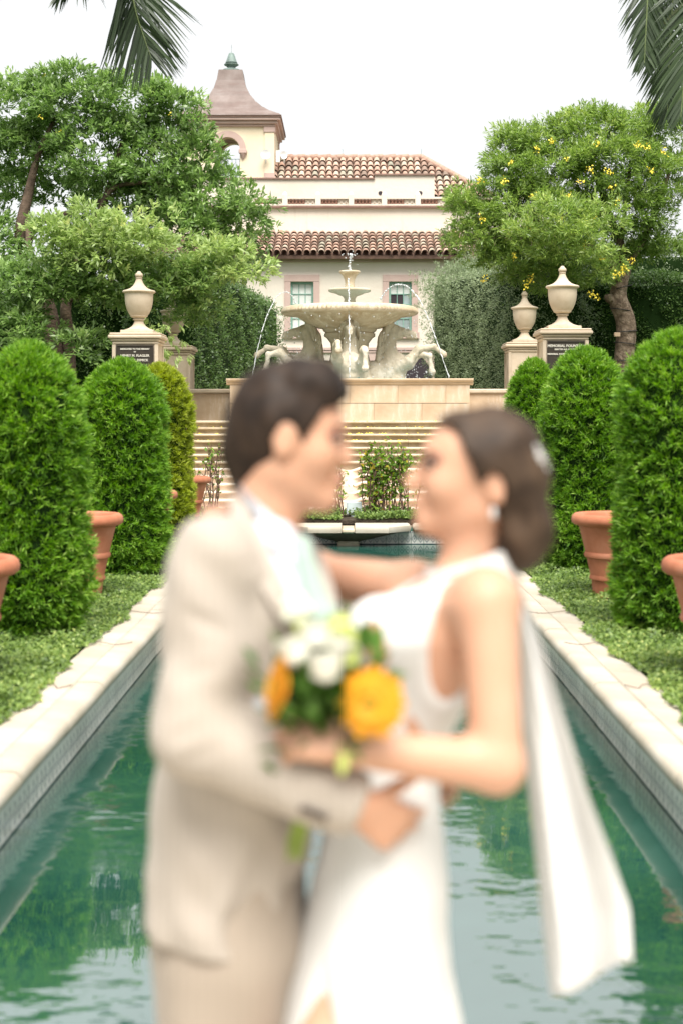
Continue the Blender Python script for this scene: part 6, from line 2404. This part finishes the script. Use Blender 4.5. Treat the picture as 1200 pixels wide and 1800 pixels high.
# legs
for s, hx, kx, ax in ((-1, 665, 528, 590), (1, 690, 690, 720)):
    mk = X(hx - 45 if s < 0 else hx, 1735, BD + s * .085)
    f.cap(X(hx, 1570, BD + s * .065), mk, .074, .066, .04)
    f.cap(mk, X(kx, 1990, BD + s * (.19 if s < 0 else .09)), .066, .054, .04)
    f.cap(X(kx, 1990, BD + s * (.19 if s < 0 else .09)), X(ax, 2400, BD + s * .09), .050, .034, .03)
    f.cap(X(ax, 2420, BD + s * .09), X(ax - 150, 2468, BD + s * .09), .030, .018, .03)
f.mesh('body', M['skin_b'], bp_, BO_)
for s in (-1, 1):
    e = small_ell('eye', X(757, 812, BD + s * .028), (.010, .011, .009), M['eye_white'], bp_, BO_)
    small_ell('iris', X(750, 812, BD + s * .029), (.006, .009, .009), M['iris'], e, BO_)
    small_ell('eyelash', X(750, 806, BD + s * .031), (.006, .014, .0035), M['hair_b'], bp_, BO_, rot=(0, 0, -s * .3))
    small_ell('eyebrow', X(752, 792, BD + s * .032), (.006, .018, .003), M['hair_b'], bp_, BO_, rot=(0, 0, -s * .3))
    small_ell('earring', X(866, 902, BD + s * .078), (.004, .004, .010), M['white_metal'], bp_, BO_)
small_ell('eye_shade', X(768, 808, BD - .048), (.013, .007, .008), plain('eye_makeup_shade', (.16, .07, .05), .6), bp_, BO_)  # dark eye make-up and lashes, with socket shading put into the colour
small_ell('lips', X(738, 884, BD), (.0095, .017, .0065), M['lips'], bp_, BO_)
# hair swept back into a low bun
f = Field((.06, 2.24, 1.38), (.37, 2.52, 1.74), .0042)
b_head(f, .011)
f.ell(X(880, 810, BD), (.070, .076, .078), .03)
f.cap(X(900, 850, BD), X(912, 925, BD), .058, .052, .03, sq=(1, .85, 1))
f.ell(X(908, 940, BD), (.052, .058, .060), .03)
f.ell(X(903, 966, BD), (.038, .044, .040), .02)
f.ell(X(750, 850, BD), (.098, .12, .108), .006, minus=True, rot=(0, .2, 0))
f.cap(X(815, 930, BD - .12), X(815, 930, BD + .12), .060, .060, .006, minus=True)
for s in (-1, 1):
    f.ell(X(866, 866, BD + s * .083), (.021, .028, .034), .006, minus=True)
    f.ell(X(838, 890, BD + s * .075), (.045, .035, .040), .006, minus=True)
f.ripple(.0030, (45, 60, 34))
hb = f.mesh('hair', M['hair_b'], bp_, BO_)
for i, (px, py, dd) in enumerate(((938, 792, 2.335), (952, 822, 2.345), (946, 806, 2.33))):
    fl_ = small_ell('hair_flower', X(px, py, dd), (.006, .005, .006), M['dress'], hb, BO_)
    for k in range(5):
        a = 2 * math.pi * k / 5 + i
        p_ = X(px, py, dd)
        small_ell('hair_flower', (p_.x + .006 * math.cos(a), p_.y - .003, p_.z + .006 * math.sin(a)), (.0045, .0035, .0045), M['dress'], hb, BO_, n=8)
# dress
f = Field((-.26, 2.02, .03), (.38, 2.76, 1.52), .0070)
f.loft(levels(TR[:-1] + [(1540, 782, 550, BD, .176), (1620, 777, 534, BD, .180), (1700, 782, 512, BD, .184), (1800, 802, 486, BD, .195), (2100, 835, 455, BD, .24), (2445, 872, 425, BD, .30)], BD), .02,
       grow=.003, fold=.030, nf=9, fold_top=1.0)
f.ell(X(668, 1122, BD - .06), (.066, .066, .068), .04)
f.ell(X(668, 1122, BD + .06), (.066, .066, .068), .04)
f.cap(X(835, 975, BD), X(812, 1030, BD), .060, .068, .008, minus=True)                      # neck
f.cap(X(742, 985, BD), X(688, 1095, BD), .052, .010, .010, minus=True)                      # V neckline
for s in (-1, 1):                                                                           # cut-in armholes
    f.ell(X(850, 1135, BD + s * .175), (.088, .105, .150), .008, minus=True, rot=(0, .18, 0))
f.cap(X(566, 1700, 2.222), X(505, 1990, 2.155), .012, .11, .004, minus=True)                # slit
f.ripple(.0050, (14, 14, 8), .6)
dr = f.mesh('dress', M['dress'], bp_, BO_)
# halter band round the neck
mb = MB()
V, F = [], []
nn = 28
for i in range(nn):
    a = 2 * math.pi * i / nn
    c_ = X(822, 1006, BD) + Vector((.068 * math.cos(a), .070 * math.sin(a), .020 * math.cos(a)))
    o_ = Vector((math.cos(a), math.sin(a), 0))
    for q, h_ in ((.002, .024), (-.006, .024), (.004, -.028), (.014, -.028)):
        V.append(c_ + o_ * q + Vector((0, 0, h_)))
for i in range(nn):
    for k in range(4):
        j = (i + 1) % nn
        F.append((i * 4 + k, i * 4 + (k + 1) % 4, j * 4 + (k + 1) % 4, j * 4 + k))
mb.add(V, F)
mb.build('halter_band', M['dress'], dr, smooth=60, off=BO_)
# veil: a long panel blown back from the nape
Lp = [(872, 992), (893, 1060), (908, 1150), (916, 1250), (926, 1370), (940, 1500), (953, 1630), (967, 1752)]
Rp = [(905, 992), (925, 1060), (955, 1150), (990, 1260), (1030, 1390), (1075, 1510), (1106, 1600), (1112, 1694)]
nu, nv = 15, 40
V = []
for side_ in (0, 1):
    for j in range(nv + 1):
        t = j / nv * (len(Lp) - 1)
        i0 = min(int(t), len(Lp) - 2)
        fr = t - i0
        l = [Lp[i0][k] + (Lp[i0 + 1][k] - Lp[i0][k]) * fr for k in (0, 1)]
        r = [Rp[i0][k] + (Rp[i0 + 1][k] - Rp[i0][k]) * fr for k in (0, 1)]
        vv = j / nv
        for i in range(nu + 1):
            u_ = i / nu
            dd = 2.43 + .03 * vv + (.012 + .030 * vv) * math.sin(u_ * 8.5 + vv * 3.0) + .008 * math.sin(u_ * 19 + vv * 2) + (.002 if side_ else 0)
            V.append(P(l[0] + (r[0] - l[0]) * u_, l[1] + (r[1] - l[1]) * u_ + 9 * vv * math.sin(u_ * 6), dd))
F = []
st = (nu + 1) * (nv + 1)
for j in range(nv):
    for i in range(nu):
        a = j * (nu + 1) + i
        F.append((a, a + 1, a + nu + 2, a + nu + 1))
        F.append((st + a + nu + 1, st + a + nu + 2, st + a + 1, st + a))
for j in range(nv):
    for i in (0, nu):
        a = j * (nu + 1) + i
        F.append((a, a + nu + 1, st + a + nu + 1, st + a))
for i in range(nu):
    for j in (0, nv):
        a = j * (nu + 1) + i
        F.append((a, a + 1, st + a + 1, st + a))
mb = MB()
mb.add(V, F)
mb.build('veil', M['veil'], bp_, smooth=75, off=BO_)

# ------------------------------------------------------------------ bouquet
bq = thing('bouquet', 'bouquet of yellow gerberas and white roses held between the couple', 'bouquet', tuple(P(545, 1300, 2.10)))
QO = bq.location
M['gerbera'] = plain('gerbera_petal', (.74, .31, .010), .55, var=.12, scale=40)
M['gerbera_eye'] = plain('gerbera_eye', (.38, .24, .015), .8, var=.3, scale=120)
M['rose'] = plain('white_rose', (.66, .64, .54), .6, var=.05, scale=30)
M['lime'] = plain('lime_bloom', (.60, .66, .20), .6, var=.15, scale=30)
M['bq_leaf'] = leafmat('bouquet_leaf', [(0, (.02, .05, .008)), (.5, (.07, .17, .02)), (.9, (.14, .28, .06)), (1, (.22, .36, .12))], .25)
M['bq_stem'] = plain('bouquet_stem', (.22, .30, .05), .6, var=.2)


def gerbera(c_, nrm, r_, label):
    c_ = Vector(c_)
    qt = Vector(nrm).to_track_quat('Z', 'Y').to_matrix()
    rg = random.Random(int(c_.x * 1000))
    mb = MB()
    for ring, (n_, l_, lift) in enumerate(((20, 1.0, .05), (18, .82, .22), (14, .55, .40))):
        for k in range(n_):
            a = 2 * math.pi * (k + ring * .5) / n_ + rg.uniform(-.06, .06)
            L_ = r_ * l_ * rg.uniform(.92, 1.05)
            w_ = r_ * .17
            V = []
            for t, ww, z_ in ((.18, .5, .0), (.5, 1.0, lift * .5), (.82, .95, lift * .75), (1.0, .3, lift * .6)):
                for sg in (-1, 1):
                    x_, y_ = L_ * t, sg * w_ * ww
                    V.append(c_ + qt @ Vector((x_ * math.cos(a) - y_ * math.sin(a), x_ * math.sin(a) + y_ * math.cos(a), z_ * r_ * .5 + .002 * ring)))
            mb.add(V, [(0, 1, 3, 2), (2, 3, 5, 4), (4, 5, 7, 6)])
    o = mb.build('gerbera', M['gerbera'], bq, off=QO)
    o['label'] = label
    # fleshy back so the flower has body
    small_ell('calyx', c_ - qt @ Vector((0, 0, r_ * .12)), (r_ * .55, r_ * .55, r_ * .16), M['gerbera'], o, QO, rot=qt.to_euler())
    small_ell('flower_eye', c_ + qt @ Vector((0, 0, r_ * .10)), (r_ * .22, r_ * .22, r_ * .12), M['gerbera_eye'], o, QO, rot=qt.to_euler())
    return o


gerbera(P(653, 1236, 2.06), (-.25, -.92, .12), .052, 'yellow gerbera turned to the camera')
gerbera(P(488, 1210, 2.05), (-.955, -.24, .22), .050, 'yellow gerbera seen edge on')


def rose(c_, r_, mat, seed):
    rg = random.Random(seed)
    c_ = Vector(c_)
    mb = MB()
    for k in range(13):
        ring = k // 4
        a = rg.uniform(0, 6.28)
        op = (.25, .55, .85, 1.05)[min(ring, 3)]
        V = []
        nu_, nv_ = 5, 4
        for j in range(nv_ + 1):
            for i in range(nu_ + 1):
                th = a + (i / nu_ - .5) * 2.0
                t = j / nv_
                rr = r_ * op * (.35 + .65 * math.sin(t * 1.9)) * (1 - .1 * (i in (0, nu_)))
                V.append(c_ + Vector((rr * math.cos(th), rr * math.sin(th) * .9, r_ * (-.6 + 1.35 * t * (1.15 - .25 * op)))))
        F = [(j * (nu_ + 1) + i, j * (nu_ + 1) + i + 1, (j + 1) * (nu_ + 1) + i + 1, (j + 1) * (nu_ + 1) + i) for j in range(nv_) for i in range(nu_)]
        mb.add(V, F)
    mb.lathe([(r_ * .1, -r_ * .6), (r_ * .75, -.35 * r_), (r_ * .8, 0), (r_ * .5, r_ * .4), (r_ * .05, r_ * .55)], tuple(c_), 12)
    return mb.build('rose', mat, bq, smooth=60, off=QO)


for i, (px, py, dd, rr, mt) in enumerate(((556, 1120, 2.10, .029, 'rose'), (572, 1178, 2.06, .029, 'rose'), (522, 1150, 2.09, .031, 'rose'), (592, 1140, 2.10, .024, 'rose'),
                                          (607, 1125, 2.12, .024, 'lime'), (612, 1160, 2.11, .020, 'lime'), (536, 1108, 2.13, .018, 'lime'), (598, 1100, 2.13, .020, 'lime'))):
    o = rose(P(px, py, dd), rr, M[mt], i)
    if mt == 'lime':
        o['label'] = 'lime green bloom'
rng = np.random.default_rng(90)
n = 330
cen = np.array(P(570, 1232, 2.11))
b = cen + rng.normal(size=(n, 3)) * [.034, .022, .030]
d = unit(b - np.array(P(565, 1330, 2.14)) + rng.normal(scale=.03, size=(n, 3)))
leaf_mesh('leaves', b - np.array(QO), d, rng.uniform(.03, .055, n), rng.uniform(.012, .022, n), np.clip(rng.normal(loc=.45, scale=.25, size=n), 0, 1), M['bq_leaf'], bq, rng=rng)
b = np.array([tuple(P(648, 1140, 2.12)), tuple(P(652, 1150, 2.11)), tuple(P(640, 1150, 2.12))]) - np.array(QO)
leaf_mesh('leaves', b, np.array([[.1, 0, 1], [.3, -.1, .8], [-.1, 0, 1.]]), .05, .03, np.array([.5, .7, .3]), M['bq_leaf'], bq, rng=rng)
for k in range(9):
    a = k / 9 * 6.28
    p0 = P(570 + 14 * math.cos(a), 1225, 2.12 + .01 * math.sin(a))
    p1 = P(560 + 6 * math.cos(a), 1310, 2.15 + .006 * math.sin(a))
    p2 = P(518 + 12 * math.cos(a), 1500 + 12 * math.sin(3 * a), 2.22 + .012 * math.sin(a))
    MB().tube(smooth_path([p0, p1, p2], 6), .0038, 6).build('stem', M['bq_stem'], bq, smooth=60, off=QO)
MB().tube([P(606, 1325, 2.088), P(602, 1345, 2.086), P(600, 1362, 2.09)], [.008, .010, .004], 8).build('ribbon', M['lime'], bq, smooth=60, off=QO)
